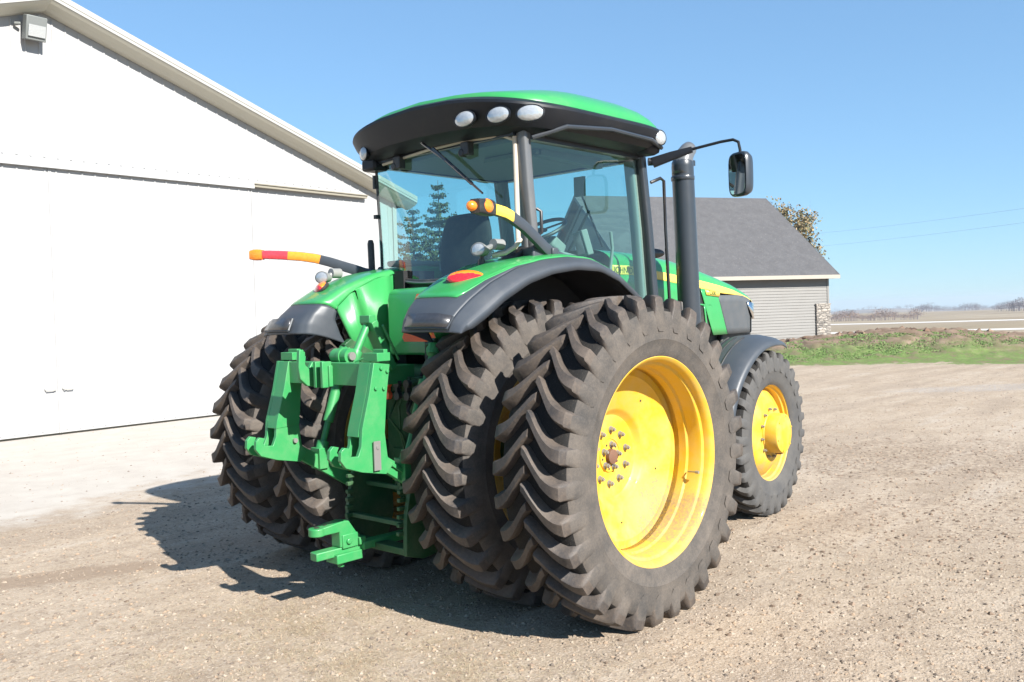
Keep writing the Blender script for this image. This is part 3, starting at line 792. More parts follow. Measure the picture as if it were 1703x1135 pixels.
def build_tyre(Rt, hw, rim, nl, phase, lugd, seed, parent, mats, cw=.074, ww=.060, sweep=12.5):
    """carcass and both rows of curved lugs as one mesh, flat where it stands"""
    s = Rt
    cr = Rt-lugd
    prof = [(rim-.020, -hw*.80), (rim+.000, -hw*.885), (rim+.015, -hw*.92), (rim+.05, -hw*.965), (rim+.10, -hw*1.0), (rim+.105, -hw*1.012), (rim+.112, -hw*1.005), (cr-.125, -hw*1.02), (cr-.075, -hw*.985), (cr-.04, -hw*.93), (cr-.018, -hw*.80), (cr-.006, -hw*.5), (cr, -hw*.2)]
    prof = prof+[(cr+.001, 0)]+[(r, -y) for r, y in prof[::-1]]
    m = MB(); m.lathe(prof, n=128, mi=0)
    m.mi = [2 if min(math.hypot(m.v[i][0], m.v[i][2]) for i in f) > cr-.05 else 0 for f in m.f]  # carcass between the lugs takes the painted shade colour
    def crad(y):
        y = abs(y)
        for (r1, y1), (r2, y2) in zip(prof[8:13]+[(cr, 0)], prof[9:13]+[(cr, 0), (cr, 0)]):
            if -y1 >= y >= -y2: 
                f = (-y1-y)/max(1e-6, (-y1+y2)); return r1+(r2-r1)*f
        return cr
    r_ = random.Random(seed)
    dl = lugd
    # stations from sidewall foot to the middle: (y/hw, top radius, base radius, angle progress, width scale)
    st = [(1.035, cr-.105, cr-.16, -.030, .30), (1.03, cr-.06, cr-.14, -.01, .80), (1.0, cr-.012, cr-.10, .0, 1.10), (.955, Rt-.021, cr-.07, .01, 1.12), (.88, Rt-.011, cr-.035, .03, 1.10), (.76, Rt-.006, cr-.02, .08, 1.06), (.64, Rt-.004, cr-.02, .16, 1.02),
          (.52, Rt-.003, cr-.012, .27, .98), (.40, Rt-.002, cr-.012, .42, .95), (.28, Rt-.001, cr-.01, .58, .93), (.16, Rt, cr-.01, .75, .92), (.04, Rt, cr-.01, .91, .92), (-.06, Rt-.001, cr-.01, 1.0, .84)]
    for side in (-1, 1):
        for k in range(nl):
            a0 = R(phase+k*360/nl+(0 if side < 0 else 180/nl)+r_.uniform(-.25, .25))
            top = []; 
            secs = []
            for (fy, rt, rb, pr_, ws) in st:
                y = side*hw*fy
                # chevron: the middle leads in rolling direction (top of the wheel moves to +x: angle decreases)
                a = a0-R(sweep)*pr_
                wt = ww*ws*(1+.35*max(0, .5-pr_)); wb = wt+.042*(1-.5*pr_)
                wn = .0035
                rt2 = rt-r_.uniform(0, .0025)
                secs.append([(rb, a+wb/2/Rt, y), (rt2-.011, a+wt/2/Rt+.002, y), (rt2, a+wt/2/Rt-.007, y), (rt2, a-wt/2/Rt+.007, y), (rt2-.011, a-wt/2/Rt-.002, y), (rb, a-wb/2/Rt, y)])
            vs = []
            for sc in secs:
                for rad, a, y in sc: vs.append((rad*math.cos(a), y, rad*math.sin(a)))
            n = 6; fs = []; mi = []
            b = len(m.v); m.v += vs
            for i in range(len(secs)-1):
                for j in range(n-1):
                    m.f.append(tuple(b+q for q in (i*n+j, i*n+j+1, (i+1)*n+j+1, (i+1)*n+j)))
                    m.mi.append(0 if i < 2 else 1)
            m.f.append(tuple(b+q for q in range(n-1, -1, -1))); m.mi.append(0)
            m.f.append(tuple(b+(len(secs)-1)*n+q for q in range(n))); m.mi.append(1)
    m.mi = [mm if i >= 0 else mm for i, mm in enumerate(m.mi)]
    o = m.build('tyre', mats, parent, ang=38, weld=False)
    return o
def squash(o, zc):
    lim = -zc+.004
    for v in o.data.vertices:
        if v.co.z < lim: v.co.z = lim+(v.co.z-lim)*.02
        elif v.co.z < lim+.12: v.co.y *= 1+.05*(1-(v.co.z-lim)/.12)

ZR = .943
def rear_wheel(yc, s, outer, tyre_src=None, phase=124.4):
    """s = -1 right side, +1 left; local y*s = outward"""
    m = MB()
    O = lambda r, o_: (r, o_*s)
    fl = [(.588, .188), (.600, .206), (.614, .216), (.628, .214), (.633, .204), (.628, .196), (.612, .196), (.606, .180)]
    barrel_out = [(.588, .188), (.583, .160), (.568, .150), (.562, .135), (.560, .060), (.548, .048), (.545, .0)]
    disc = [(.545, -.035), (.520, -.040), (.500, -.036), (.455, -.062), (.300, -.104), (.282, -.120), (.268, -.140), (.255, -.150), (.205, -.152), (.108, -.154), (.104, -.160), (.098, -.160), (.094, -.150), (.06, -.150), (.0, -.150)]
    m.lathe([O(*p) for p in fl], n=96); m.lathe([O(*p) for p in barrel_out+disc], n=96)
    inn = [(.545, -.0), (.545, -.06), (.562, -.10), (.568, -.16), (.585, -.175), (.600, -.206), (.614, -.214), (.630, -.210), (.630, -.196), (.600, -.19), (.575, -.165), (.560, -.10), (.552, -.02)]
    m.lathe([O(r, o_-.0) for r, o_ in inn], n=96)
    m.lathe([O(.606, .18), O(.57, .145), O(.57, -.16), O(.60, -.19)], n=96)
    wh = m.build('rear_wheel', 'yellow', T, ang=30, loc=(0, yc, ZR))
    if tyre_src is None:
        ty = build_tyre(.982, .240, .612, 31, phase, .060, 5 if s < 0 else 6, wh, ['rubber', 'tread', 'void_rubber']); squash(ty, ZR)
    else: ty = inst(tyre_src, wh)
    if outer:
        h = MB(); h.lathe([O(0, -.118), O(.030, -.118), O(.045, -.124), (.048, -.155*s)], n=20); h.build('axle_end', 'rust', wh)
        nutb = MB(); nutb.tube([(0, 0, 0), (0, .006*s, 0)], .021, 12); nutb.tube([(0, .004*s, 0), (0, .026*s, 0)], .0155, 6); nutb.tube([(0, .02*s, 0), (0, .036*s, 0)], .009, 8)
        first = None
        for k in range(10):
            a = 2*PI*(k+.35)/10; p = (.165*math.cos(a), -.153*s, .165*math.sin(a))
            if first is None: first = nutb.build('wheel_nut', 'steel', wh, loc=p, ang=25)
            else: inst(first, wh, p)
        for k in range(5):
            a = 2*PI*(k+.1)/5; inst(first, wh, (.073*math.cos(a), -.151*s, .073*math.sin(a)))
        d = MB()
        d.cyl((0, -.003*s, 0), (0, .003*s, 0), .007, 8); dh = None
        for q, y9, ph in ((.078, -.150, .6), (.40, -.078, .75)):
            for k in range(5):
                a = 2*PI*(k+ph)/5; p = (q*math.cos(a), y9*s, q*math.sin(a))
                if dh is None: dh = d.build('disc_hole', 'black', wh, loc=p)
                else: inst(dh, wh, p)
        v = MB(); a = R(-16); v.tube([(.55*math.cos(a), .07*s, .55*math.sin(a)), (.53*math.cos(a), .10*s, .53*math.sin(a)), (.525*math.cos(a), .145*s, .525*math.sin(a))], [.005, .005, .005], 8)
        v.tube([(.525*math.cos(a), .140*s, .525*math.sin(a)), (.525*math.cos(a), .165*s, .525*math.sin(a))], .010, 8); v.build('valve_stem', 'steel', wh)
    return wh, ty
wR, tyR = rear_wheel(-1.484, -1, True)
wRi, _ = rear_wheel(-.722, -1, False, tyR)
wL, _ = rear_wheel(1.484, 1, True, tyR)
wLi, _ = rear_wheel(.722, 1, False, tyR)
tag(wR, 'dual rear wheel nearest the camera with its deep yellow dish showing')

ZF = .722
def front_wheel(yc, s):
    m = MB(); O = lambda r, o_: (r, o_*s)
    m.lathe([O(*p) for p in [(.416, .140), (.428, .152), (.440, .158), (.452, .156), (.456, .148), (.452, .140), (.436, .140)]], n=80)
    m.lathe([O(*p) for p in [(.416, .140), (.412, .118), (.398, .108), (.395, .06), (.388, .055), (.378, .062), (.352, .088), (.30, .125), (.262, .140), (.246, .146), (.19, .146), (.10, .146)]], n=80)
    m.lathe([O(*p) for p in [(.39, .06), (.38, .0), (.39, -.08), (.415, -.13), (.452, -.156), (.452, -.14), (.43, -.13), (.43, .13)]], n=80)
    wh = m.build('front_wheel', 'yellow', T, ang=30, loc=(2.925, yc, ZF)); wh.rotation_euler = (0, 0, .072)
    h = MB(); h.lathe([O(.182, .14), O(.182, .155), O(.176, .162), O(.174, .258), O(.168, .268), O(.155, .273), O(.0, .275)], n=48)
    for k in range(6):
        a = PI/3*k+.3; h.tube([(.15*math.cos(a), .27*s, .15*math.sin(a)), (.15*math.cos(a), .279*s, .15*math.sin(a))], .008, 8)
    h.build('hub', 'yellow', wh)
    first = None
    for k in range(12):
        a = 2*PI*(k+.3)/12; p = (.214*math.cos(a), .146*s, .214*math.sin(a))
        if first is None:
            nb = MB(); nb.tube([(0, 0, 0), (0, .020*s, 0)], .014, 6); nb.tube([(0, .018*s, 0), (0, .030*s, 0)], .008, 8); first = nb.build('wheel_nut', 'steel', wh, loc=p, ang=25)
        else: inst(first, wh, p)
    b = MB(); a = R(-75); b.box((.178*math.cos(a), .20*s, .182*math.sin(a)), (.05, .05, .03)); b.build('drain_plug', 'rust', wh)
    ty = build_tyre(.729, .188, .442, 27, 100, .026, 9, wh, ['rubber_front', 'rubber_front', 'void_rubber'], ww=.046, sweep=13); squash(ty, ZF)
    return wh
front_wheel(-.765, -1); front_wheel(.765, 1)

# ------------------------------------------------------------------ chassis
m = MB()
m.prism([(-.42, .62), (-.30, .50), (.55, .50), (1.7, .56), (3.5, .70), (3.6, 1.25), (1.6, 1.50), (-.2, 1.50), (-.42, 1.30)], -.20, .20)
m.cyl((0, -.62, ZR), (0, .62, ZR), .17, 24); m.cyl((0, -1.28, ZR), (0, 1.28, ZR), .055, 16)
m.lathe([(.24, -.44), (.26, -.40), (.26, .40), (.24, .44)], c=(0, 0, ZR), n=28)
m.box((-.40, 0, 1.12), (.12, .44, .62)); m.box((-.45, -.02, .80), (.05, .34, .30))
m.cyl((-.52, 0, .78), (-.40, 0, .78), .055, 20)
for y in (-.15, -.05, .05, .15):
    m.box((-.47, y, 1.36), (.10, .075, .16)); m.cyl((-.56, y, 1.32), (-.44, y, 1.32), .024, 12); m.cyl((-.56, y, 1.40), (-.44, y, 1.40), .024, 12)
for k in range(6):
    a = k*1.05; m.tube([(-.44, .12*math.cos(a), .80+.12*math.sin(a)), (-.475, .12*math.cos(a), .80+.12*math.sin(a))], .014, 6)
m.box((-.40, .30, 1.30), (.16, .10, .34)); m.box((-.40, -.30, 1.30), (.16, .10, .34))
m.cyl((2.925, -.62, ZF), (2.925, .62, ZF), .10, 16)
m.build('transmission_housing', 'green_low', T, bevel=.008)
m = MB()
m.tube([(-.5, -.1, 1.30), (-.60, -.16, 1.22), (-.52, -.26, 1.05), (-.42, -.32, 1.2)], .012, 8)
m.tube([(-.5, .1, 1.40), (-.62, .2, 1.28), (-.55, .28, 1.1), (-.42, .3, .9)], .012, 8)
m.tube([(-.45, -.30, 1.5), (-.52, -.37, 1.35), (-.48, -.40, 1.15), (-.36, -.36, .95)], .011, 8)
m.tube([(-.45, -.22, 1.52), (-.5, -.28, 1.4), (-.5, -.33, 1.25)], .010, 8)
m.build('hydraulic_hoses', 'black', T)
hr = random.Random(12)
for k in range(7):
    m = MB(); y0 = hr.uniform(-.30, .30); z0 = hr.uniform(1.30, 1.5); y1 = y0+hr.uniform(-.15, .15)
    m.tube([(-.44, y0, z0), (-.52-hr.random()*.06, (y0+y1)/2, (z0*.6+.95*.4)), (-.50, y1, 1.05), (-.42, y1*1.1, hr.uniform(.75, .95))], hr.uniform(.007, .012), 7)
    m.build('hydraulic_hose', 'void' if k % 2 else 'green_low', T)
for y in (-.15, -.05, .05, .15):
    m = MB(); m.cyl((-.57, y, 1.32), (-.60, y, 1.32), .028, 12); m.cyl((-.57, y, 1.40), (-.60, y, 1.40), .028, 12); m.box((-.585, y, 1.36), (.03, .02, .06)); m.build('coupler_cap', 'smv' if y > 0 else 'black', T)
m = MB(); m.prism([(.35, .42), (1.9, .42), (2.0, .6), (2.0, 1.45), (.30, 1.45), (.25, .6)], .28, .74); m.build('fuel_tank', 'black', T, bevel=.04)
m = MB(); m.prism([(1.10, .42), (1.95, .42), (2.0, .6), (2.0, 1.40), (1.10, 1.40)], -.70, -.28); m.build('fuel_tank', 'black', T, bevel=.04)
# drawbar cage
m = MB()
for y0, y1 in ((.255, .29), (-.335, -.30)):
    pts = [(-.80, .34), (-.66, .30), (-.46, .32), (-.40, .48), (-.40, .98), (-.50, 1.02), (-.66, .99), (-.74, .80), (-.79, .58)]
    m.prism(pts, y0, y1)
m.box((-.755, -.02, .53), (.05, .59, .030)); m.box((-.74, -.02, .36), (.10, .59, .045)); m.box((-.62, -.02, .72), (.03, .59, .03))
for i in range(7):
    for y in (.24, -.285):
        m.box((-.80+.004*i, y, .48+i*.052), (.055, .028, .026))
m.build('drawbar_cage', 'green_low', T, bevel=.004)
m = MB()
m.bar((-.40, 0, .385), (-1.225, .05, .370), .075, .052)
m.box((-1.00, .035, .335), (.20, .12, .06)); m.box((-.985, .035, .435), (.12, .10, .09))
m.prism([(-.90, .40), (-1.06, .40), (-1.06, .50), (-1.225, .50), (-1.225, .545), (-1.03, .565), (-.985, .56), (-.93, .48), (-.90, .46)], -.005, .085)
m.cyl((-1.20, .04, .498), (-1.20, .04, .548), .052, 16); m.cyl((-1.0, -.03, .435), (-1.0, .115, .435), .02, 10)
m.box((-.90, .035, .42), (.05, .13, .05)); m.box((-.87, .035, .385), (.06, .15, .05)); m.cyl((-1.03, .035, .27), (-1.03, .035, .33), .022, 10); m.cyl((-.96, .06, .29), (-.96, .06, .33), .02, 8)
db = m.build('drawbar', 'green_hitch', T, bevel=.006)
for c9, r9 in (((-1.20, .04, .549), .018), ((-1.14, .04, .555), .012)):
    m = MB(); m.cyl(c9, (c9[0], c9[1], c9[2]+.002), r9, 12); m.build('pin_hole', 'black', db)

# ------------------------------------------------------------------ three-point linkage and quick hitch
LK = empty('hitch_linkage_placeholder'); bpy.data.objects.remove(LK)
m = MB()
# transverse top beam
m.box((-1.085, -.02, 1.503), (.10, .86, .135)); 
m.box((-1.125, .48, 1.50), (.02, .06, .15))
# side frames: rectangular legs with hooked feet, side profile in (x,z)
legp = [(-1.140, 1.575), (-1.020, 1.560), (-1.050, 1.390), (-1.075, 1.160), (-1.060, 1.020), (-1.020, .965), (-1.075, .915), (-1.250, .950), (-1.365, .990), (-1.400, 1.035), (-1.395, 1.085), (-1.370, 1.108), (-1.330, 1.098), (-1.345, 1.070), (-1.335, 1.050), (-1.275, 1.045), (-1.250, 1.100), (-1.240, 1.200), (-1.180, 1.400)]
boxp = [(-1.140, 1.575), (-1.020, 1.560), (-1.050, 1.390), (-1.075, 1.160), (-1.250, 1.150), (-1.240, 1.200), (-1.180, 1.400)]
for s in (-1, 1):
    y0 = .50*s
    m.prism(legp, min(y0, y0-.028*s), max(y0, y0-.028*s))
    m.prism([(a, b) for a, b in legp], min(y0-.10*s, y0-.125*s), max(y0-.10*s, y0-.125*s)) if False else None
    m.prism([(a, b) for a, b in boxp], min(y0-.03*s, y0-.135*s), max(y0-.03*s, y0-.135*s))
    low = [p for p in legp if p[1] < 1.19]+[(-1.25, 1.19), (-1.08, 1.19)]
    hookp = [(-1.075, 1.160), (-1.060, 1.020), (-1.020, .965), (-1.075, .915), (-1.250, .950), (-1.365, .990), (-1.400, 1.035), (-1.395, 1.085), (-1.370, 1.108), (-1.330, 1.098), (-1.345, 1.070), (-1.335, 1.050), (-1.275, 1.045), (-1.250, 1.100), (-1.245, 1.160)]
    m.prism(hookp, min(y0-.105*s, y0-.132*s), max(y0-.105*s, y0-.132*s))
    m.box((-1.06, (y0-.07*s), 1.605), (.10, .13, .05)); m.box((-1.04, y0-.06*s, 1.63), (.03, .10, .04))
    m.tube([(-1.06, y0-.14*s, 1.62), (-1.05, y0-.19*s, 1.60), (-1.09, y0-.24*s, 1.575)], .006, 6)
    for (bx, bz) in ((-1.09, 1.54), (-1.045, 1.52), (-1.135, 1.425), (-1.075, 1.42)):
        m.cyl((bx, y0, bz), (bx, y0+.012*s, bz), .012, 6)
qh = m.build('quick_hitch', 'green_hitch', T, bevel=.004)
m = MB()
m.prism([(-1.145, 1.575), (-1.145, 1.42), (-1.215, 1.43), (-1.265, 1.475), (-1.275, 1.55), (-1.265, 1.655), (-1.235, 1.655), (-1.225, 1.56), (-1.20, 1.535), (-1.175, 1.575)], .055, .085)
m.box((-1.17, -.005, 1.50), (.07, .025, .16)); m.box((-1.17, -.075, 1.50), (.07, .025, .16)); m.box((-1.15, -.03, 1.49), (.03, .14, .13))
m.build('top_hook', 'green_hitch', qh, bevel=.004)
m = MB(); m.box((-1.150, -.514, 1.035), (.05, .008, .17)); m.cyl((-1.145, -.522, 1.085), (-1.145, -.510, 1.085), .013, 10); m.build('latch_plate', 'steel', qh)
m = MB(); m.cyl((-1.115, .512, 1.06), (-1.115, .350, 1.06), .016, 10); m.build('latch_pin', 'steel', qh)
m = MB(); m.cyl((-1.02, .02, 1.605), (-1.02, -.13, 1.605), .048, 20); m.cyl((-1.02, .045, 1.605), (-1.02, .02, 1.605), .035, 16)
m.cyl((-1.02, -.05, 1.605), (-1.02, -.075, 1.605), .056, 20); m.build('top_pin', 'green_hitch', qh)
MB().cyl((-1.02, -.132, 1.605), (-1.02, -.15, 1.605), .026, 12).build('pin_face', 'steel', qh)
# stowed top link
m = MB(); A = Vector((-.93, -.03, 1.57)); B = Vector((-.79, -.02, 1.80)); m.cyl(A, B, .026, 12); m.cyl(A-(B-A)*.05, A+(B-A)*.25, .042, 14); m.cyl(A-(B-A)*.25, A-(B-A)*.05, .036, 14)
m.cyl((-.79, .03, 1.81), (-.79, -.07, 1.81), .022, 12); m.ball((-.79, -.02, 1.81), .035)
m.tube([(-.95, -.09, 1.60), (-.99, -.06, 1.65), (-.96, .0, 1.66), (-.93, .04, 1.62)], .006, 6)
m.build('top_link', 'green_hitch', T)
m = MB(); m.bar((-.79, -.04, 1.815), (-.635, -.04, 1.50), .10, .05, up=(1, 0, .5)); m.tube([(-.735, -.10, 1.79), (-.61, -.10, 1.56)], .010, 6); m.box((-.80, -.03, 1.83), (.05, .10, .05))
m.box((-.58, -.02, 1.46), (.26, .10, .12)); m.build('top_link_bracket', 'green_hitch', T, bevel=.004)
# lift arms, lift rods, lower links, stabilisers
for s in (-1, 1):
    y = .43*s
    m = MB(); m.bar((-1.09, y, 1.00), (-.66, y*.96, .735), .042, .085); m.bar((-.66, y*.96, .735), (-.25, .34*s, .62), .042, .085); m.cyl((-1.08, y-.04, 1.0), (-1.08, y+.04, 1.0), .045, 14)
    m.bar((-1.02, y+.028*s, .975), (-.70, y*.96+.028*s, .775), .014, .022)
    m.build('lower_link', 'green_hitch', T, bevel=.004)
    m = MB(); B = Vector((-.88, y, .92)); U = Vector((-.62, .45*s, 1.62)); d = (U-B)
    m.cyl(B, B+d*.14, .042, 12); m.cyl(B+d*.12, B+d*.34, .022, 10); m.cyl(B+d*.32, B+d*.70, .036, 12); m.cyl(B+d*.66, B+d*.74, .044, 12); m.cyl(B+d*.72, U, .024, 10); m.ball(U, .05)
    m.box(B+Vector((0, 0, -.01)), (.07, .10, .14)); m.build('lift_rod', 'green_hitch', T, bevel=.003)
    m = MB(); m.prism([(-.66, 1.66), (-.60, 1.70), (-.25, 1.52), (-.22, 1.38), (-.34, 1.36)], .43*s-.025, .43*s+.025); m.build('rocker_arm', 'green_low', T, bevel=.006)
m = MB(); m.cyl((-.28, -.46, 1.44), (-.28, .46, 1.44), .07, 16); m.build('rocker_shaft', 'green_low', T)
m = MB(); m.tube([(-.62, -.46, 1.66), (-.64, -.47, 1.60)], .04, 10); m.build('link_clamp', 'green_hitch', T)
# middle green rear panel below the cab
m = MB(); m.prism([(-.36, 1.575), (-.36, 1.955), (-.345, 2.01), (-.30, 2.035), (-.05, 2.05), (-.05, 1.575)], -.33, .30)
m.build('rear_panel', 'green', T, bevel=.018)
for y in (.37, -.385):
    m = MB(); m.box((-.03, y, 1.82), (.3, .10, .70)); m.build('gap_shade', 'void', T)  # added black block standing for shade in the gap beside the panel
# slow-vehicle emblem
m = MB(); m.prism([(-.035, 1.672), (-.39, 1.672), (-.41, 1.70), (-.245, 1.985), (-.175, 1.985), (-.015, 1.70)], -.500, -.494, 'x'); sv = m.build('slow_vehicle_sign', 'smv', T)
MB().prism([(-.11, 1.715), (-.315, 1.715), (-.2125, 1.905)], -.5035, -.5005, 'x').build('sign_centre', 'orange_tape', sv)
m = MB(); m.box((-.43, -.21, 1.80), (.12, .03, .22)); m.box((-.40, -.21, 1.62), (.10, .06, .16)); m.build('sign_bracket', 'black', T)

# ------------------------------------------------------------------ fenders with grey flares
OE = [(-.915, 1.735), (-.880, 1.772), (-.80, 1.812), (-.70, 1.862), (-.54, 1.958), (-.32, 2.058), (-.09, 2.120), (.156, 2.150), (.41, 2.142), (.61, 2.078), (.84, 1.944), (1.02, 1.79)]
CR = [(-.965, 1.745), (-.945, 1.815), (-.885, 1.885), (-.785, 1.965), (-.60, 2.062), (-.35, 2.150), (-.09, 2.200), (.156, 2.222), (.42, 2.210), (.64, 2.145), (.86, 2.005), (1.05, 1.83)]
IN = [(-.62, 1.665), (-.66, 1.73), (-.70, 1.83), (-.68, 1.915), (-.55, 2.02), (-.33, 2.115), (-.08, 2.165), (.156, 2.19), (.42, 2.185), (.64, 2.12), (.86, 1.99), (1.05, 1.81)]
VS = [(-1.0, 0), (-.985, .12), (-.95, .30), (-.90, .52), (-.84, .75), (-.78, .90), (-.70, 1.0), (-.60, 1.0), (-.53, .95), (-.48, .80), (-.455, .45), (-.445, 0)]
def fpt(u, j, s, lift=0):
    jj = min(int(j), len(VS)-2); fj = j-jj
    yv = VS[jj][0]+(VS[jj+1][0]-VS[jj][0])*fj; b = VS[jj][1]+(VS[jj+1][1]-VS[jj][1])*fj
    i = min(int(u), len(OE)-2); f = u-i
    L = lambda A: (A[i][0]+(A[i+1][0]-A[i][0])*f, A[i][1]+(A[i+1][1]-A[i][1])*f)
    o_, c_, n_ = L(OE), L(CR), L(IN)
    if j <= 6: x = o_[0]+(c_[0]-o_[0])*b; z = o_[1]+(c_[1]-o_[1])*math.sin(b*PI/2)
    else: x = n_[0]+(c_[0]-n_[0])*b; z = n_[1]+(c_[1]-n_[1])*math.sin(b*PI/2)
    return (x, -yv*s, z+lift)
def sm(x): x = max(0, min(1, x)); return x*x*(3-2*x)
JB = 2.75
def ub(j):  # where the green crown starts along the fender
    return 2.75+2.9*(1-sm((j-JB)/1.5))**2.0
for s in (1, -1):     # s = 1: right fender, -1: left
    def pt(u, j, lift=0):
        p = fpt(u, j, 1, lift); return (p[0], p[1]*(-1 if s == 1 else 1), p[2])
    g1 = MB(); g2 = MB(); g3 = MB()
    js = [JB+(11-JB)*k/28 for k in range(29)]
    g1.grid([[pt(ub(j)+(11-ub(j))*k/36, j, .005) for j in js] for k in range(37)])
    g2.grid([[pt(ub(j)*k/16, j) for j in js] for k in range(17)])
    jo = [JB*k/10 for k in range(11)]
    g2.grid([[pt(11*k/50, j) for j in jo] for k in range(51)])
    # inner wall below the crown
    wall = [pt(2.75+8.25*k/30, 11, .005) for k in range(31)]
    g1.grid([wall, [(p[0]*.70 if p[0] < 0 else p[0], p[1]*.985, 1.50) for p in wall]])
    fd = g1.build('fender', 'green', T, ang=85, solid=.012)
    lip = [pt(11*k/50, 0) for k in range(51)]
    g2.grid([lip, [(p[0]+.004, p[1], p[2]-.040*min(1, k/8)-.004) for k, p in enumerate(lip)]])
    fb = g2.build('fender_flare', 'flare', T, ang=50, solid=.012)
    y_ = -1 if s == 1 else 1
    # dark lamp panel in the rear of the flare
    def rp(a, yy):   # point on the rear face: a 0..1 up the face
        return (-.955+.02*a if False else -.957+.055*a*a, yy*y_, 1.752+.125*a)
    lm = MB()
    ysl = [.60, .68, .76, .84, .92]
    face = []
    for a in (.06, .60):
        row = []
        for k, yy in enumerate(ysl):
            # sample the flare surface at this y
            jj = [abs(abs(v[0])-yy) for v in VS]; 
            # interpolate along v
            for j in range(len(VS)-1):
                a0_, a1_ = abs(VS[j][0]), abs(VS[j+1][0])
                if a1_ <= yy <= a0_: f_ = (a0_-yy)/(a0_-a1_); break
            u = .15+a*2.0
            p0, p1 = pt(u, j), pt(u, j+1)
            row.append((p0[0]+(p1[0]-p0[0])*f_-.010, p0[1]+(p1[1]-p0[1])*f_, p0[2]+(p1[2]-p0[2])*f_+.006))
        face.append(row)
    lm.grid(face)
    lp = lm.build('fender_lamp', 'darklens', fb, solid=.02, offset=1)
    bz = MB(); 
    for k in (1, 2, 3):
        p, q = face[0][k], face[1][k]; bz.tube([(p[0]-.008, p[1], p[2]), (q[0]-.008, q[1], q[2])], .006, 6)
    e_ = [face[0][0], face[1][0], face[1][1], face[1][2], face[1][3], face[1][4], face[0][4], face[0][3], face[0][2], face[0][1], face[0][0]]
    bz.tube([(p[0]-.004, p[1], p[2]) for p in e_], .009, 6); bz.build('lamp_bezel', 'flare', fb)
    # oval tail lamp, amber over red
    ax = Vector((math.sin(R(30)), -math.cos(R(30))*(-y_)*(-1), 0)); ax = Vector((math.sin(R(32)), y_*math.cos(R(32)), 0)).normalized()
    nrm = Vector((-.62, y_*.36, .70)); nrm = (nrm-ax*nrm.dot(ax)).normalized(); upv = nrm.cross(ax)
    if upv.z < 0: upv = -upv
    rot = Matrix((ax, upv, nrm)).transposed()
    c_ = Vector((-.600, y_*.735, 2.062))
    tl = MB(); tl.ball(c_, (.118, .056, .035), 24, 12, rot)
    tl.mi = [1 if (Vector([sum(tl.v[i][k] for i in f)/len(f) for k in range(3)])-c_).dot(upv) > .004 else 0 for f in tl.f]
    lo = tl.build('tail_lamp', ['red', 'orange'], fd, ang=80)
    hs = MB(); hs.ball(c_-nrm*.012, (.127, .064, .030), 24, 12, rot); hs.build('lamp_base', 'black', fd)
# added black sheets stand for deep arch shade between the tyres and the cab
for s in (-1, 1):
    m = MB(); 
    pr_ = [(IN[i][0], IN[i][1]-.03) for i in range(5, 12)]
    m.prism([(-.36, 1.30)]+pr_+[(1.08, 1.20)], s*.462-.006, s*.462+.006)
    m.build('arch_shade', 'void', T)
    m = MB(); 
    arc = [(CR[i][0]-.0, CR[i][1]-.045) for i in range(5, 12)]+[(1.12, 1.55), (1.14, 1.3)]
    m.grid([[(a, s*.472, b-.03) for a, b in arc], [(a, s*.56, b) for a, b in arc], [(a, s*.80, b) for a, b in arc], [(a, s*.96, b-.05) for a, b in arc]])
    m.build('arch_shade', 'void', T, solid=.008)

# ------------------------------------------------------------------ work lamps on the fenders
def round_lamp(c, aim, up, r, parent, nm='work_lamp'):
    a = Vector(aim).normalized(); c = Vector(c)
    q = a.to_track_quat('Z', 'Y').to_matrix()
    h = MB(); prof = [(r*.45, -r*1.15), (r*.85, -r*.7), (r*1.0, -.01), (r*1.04, .0), (r*1.04, .012), (r*.96, .014)]
    vs = []
    b = MB(); b.lathe(prof, 'z', n=24); h.add([q @ Vector(v)*1+c for v in b.v], b.f); h.ball(c-a*r*1.1, r*.45)
    o = h.build(nm, 'steel' if nm == 'beacon_lamp' else 'black', parent)
    l = MB(); b = MB(); b.lathe([(r*.98, .008), (r*.8, .016), (r*.4, .022), (0, .024)], 'z', n=24); l.add([q @ Vector(v)+c for v in b.v], b.f); l.build('lens', 'clear', o, ang=60)
    return o
MAT['lamphouse'] = paint('lamp_housing_grey', (.20, .205, .20), .4, .1, dust=.3)
def oval_lamp(c, aim, rw, rh, parent, nm='work_lamp', depth=.05):
    a = Vector(aim).normalized(); c = Vector(c); sx = Vector((0, 0, 1)).cross(a).normalized(); sy = a.cross(sx)
    q = Matrix((sx*rw, sy*rh, a)).transposed()
    h = MB(); b = MB(); b.lathe([(.35, -depth), (.9, -depth*.6), (1.1, -.006), (1.12, .004), (1.02, .007)], 'z', n=28); h.add([q @ Vector(v)+c for v in b.v], b.f)
    o = h.build(nm, 'roofblack', parent)
    l = MB(); b = MB(); b.lathe([(1.02, .001), (.9, .010), (.5, .018), (0, .021)], 'z', n=28); l.add([q @ Vector(v)+c for v in b.v], b.f); l.build('lens', 'clear', o, ang=60)
    return o
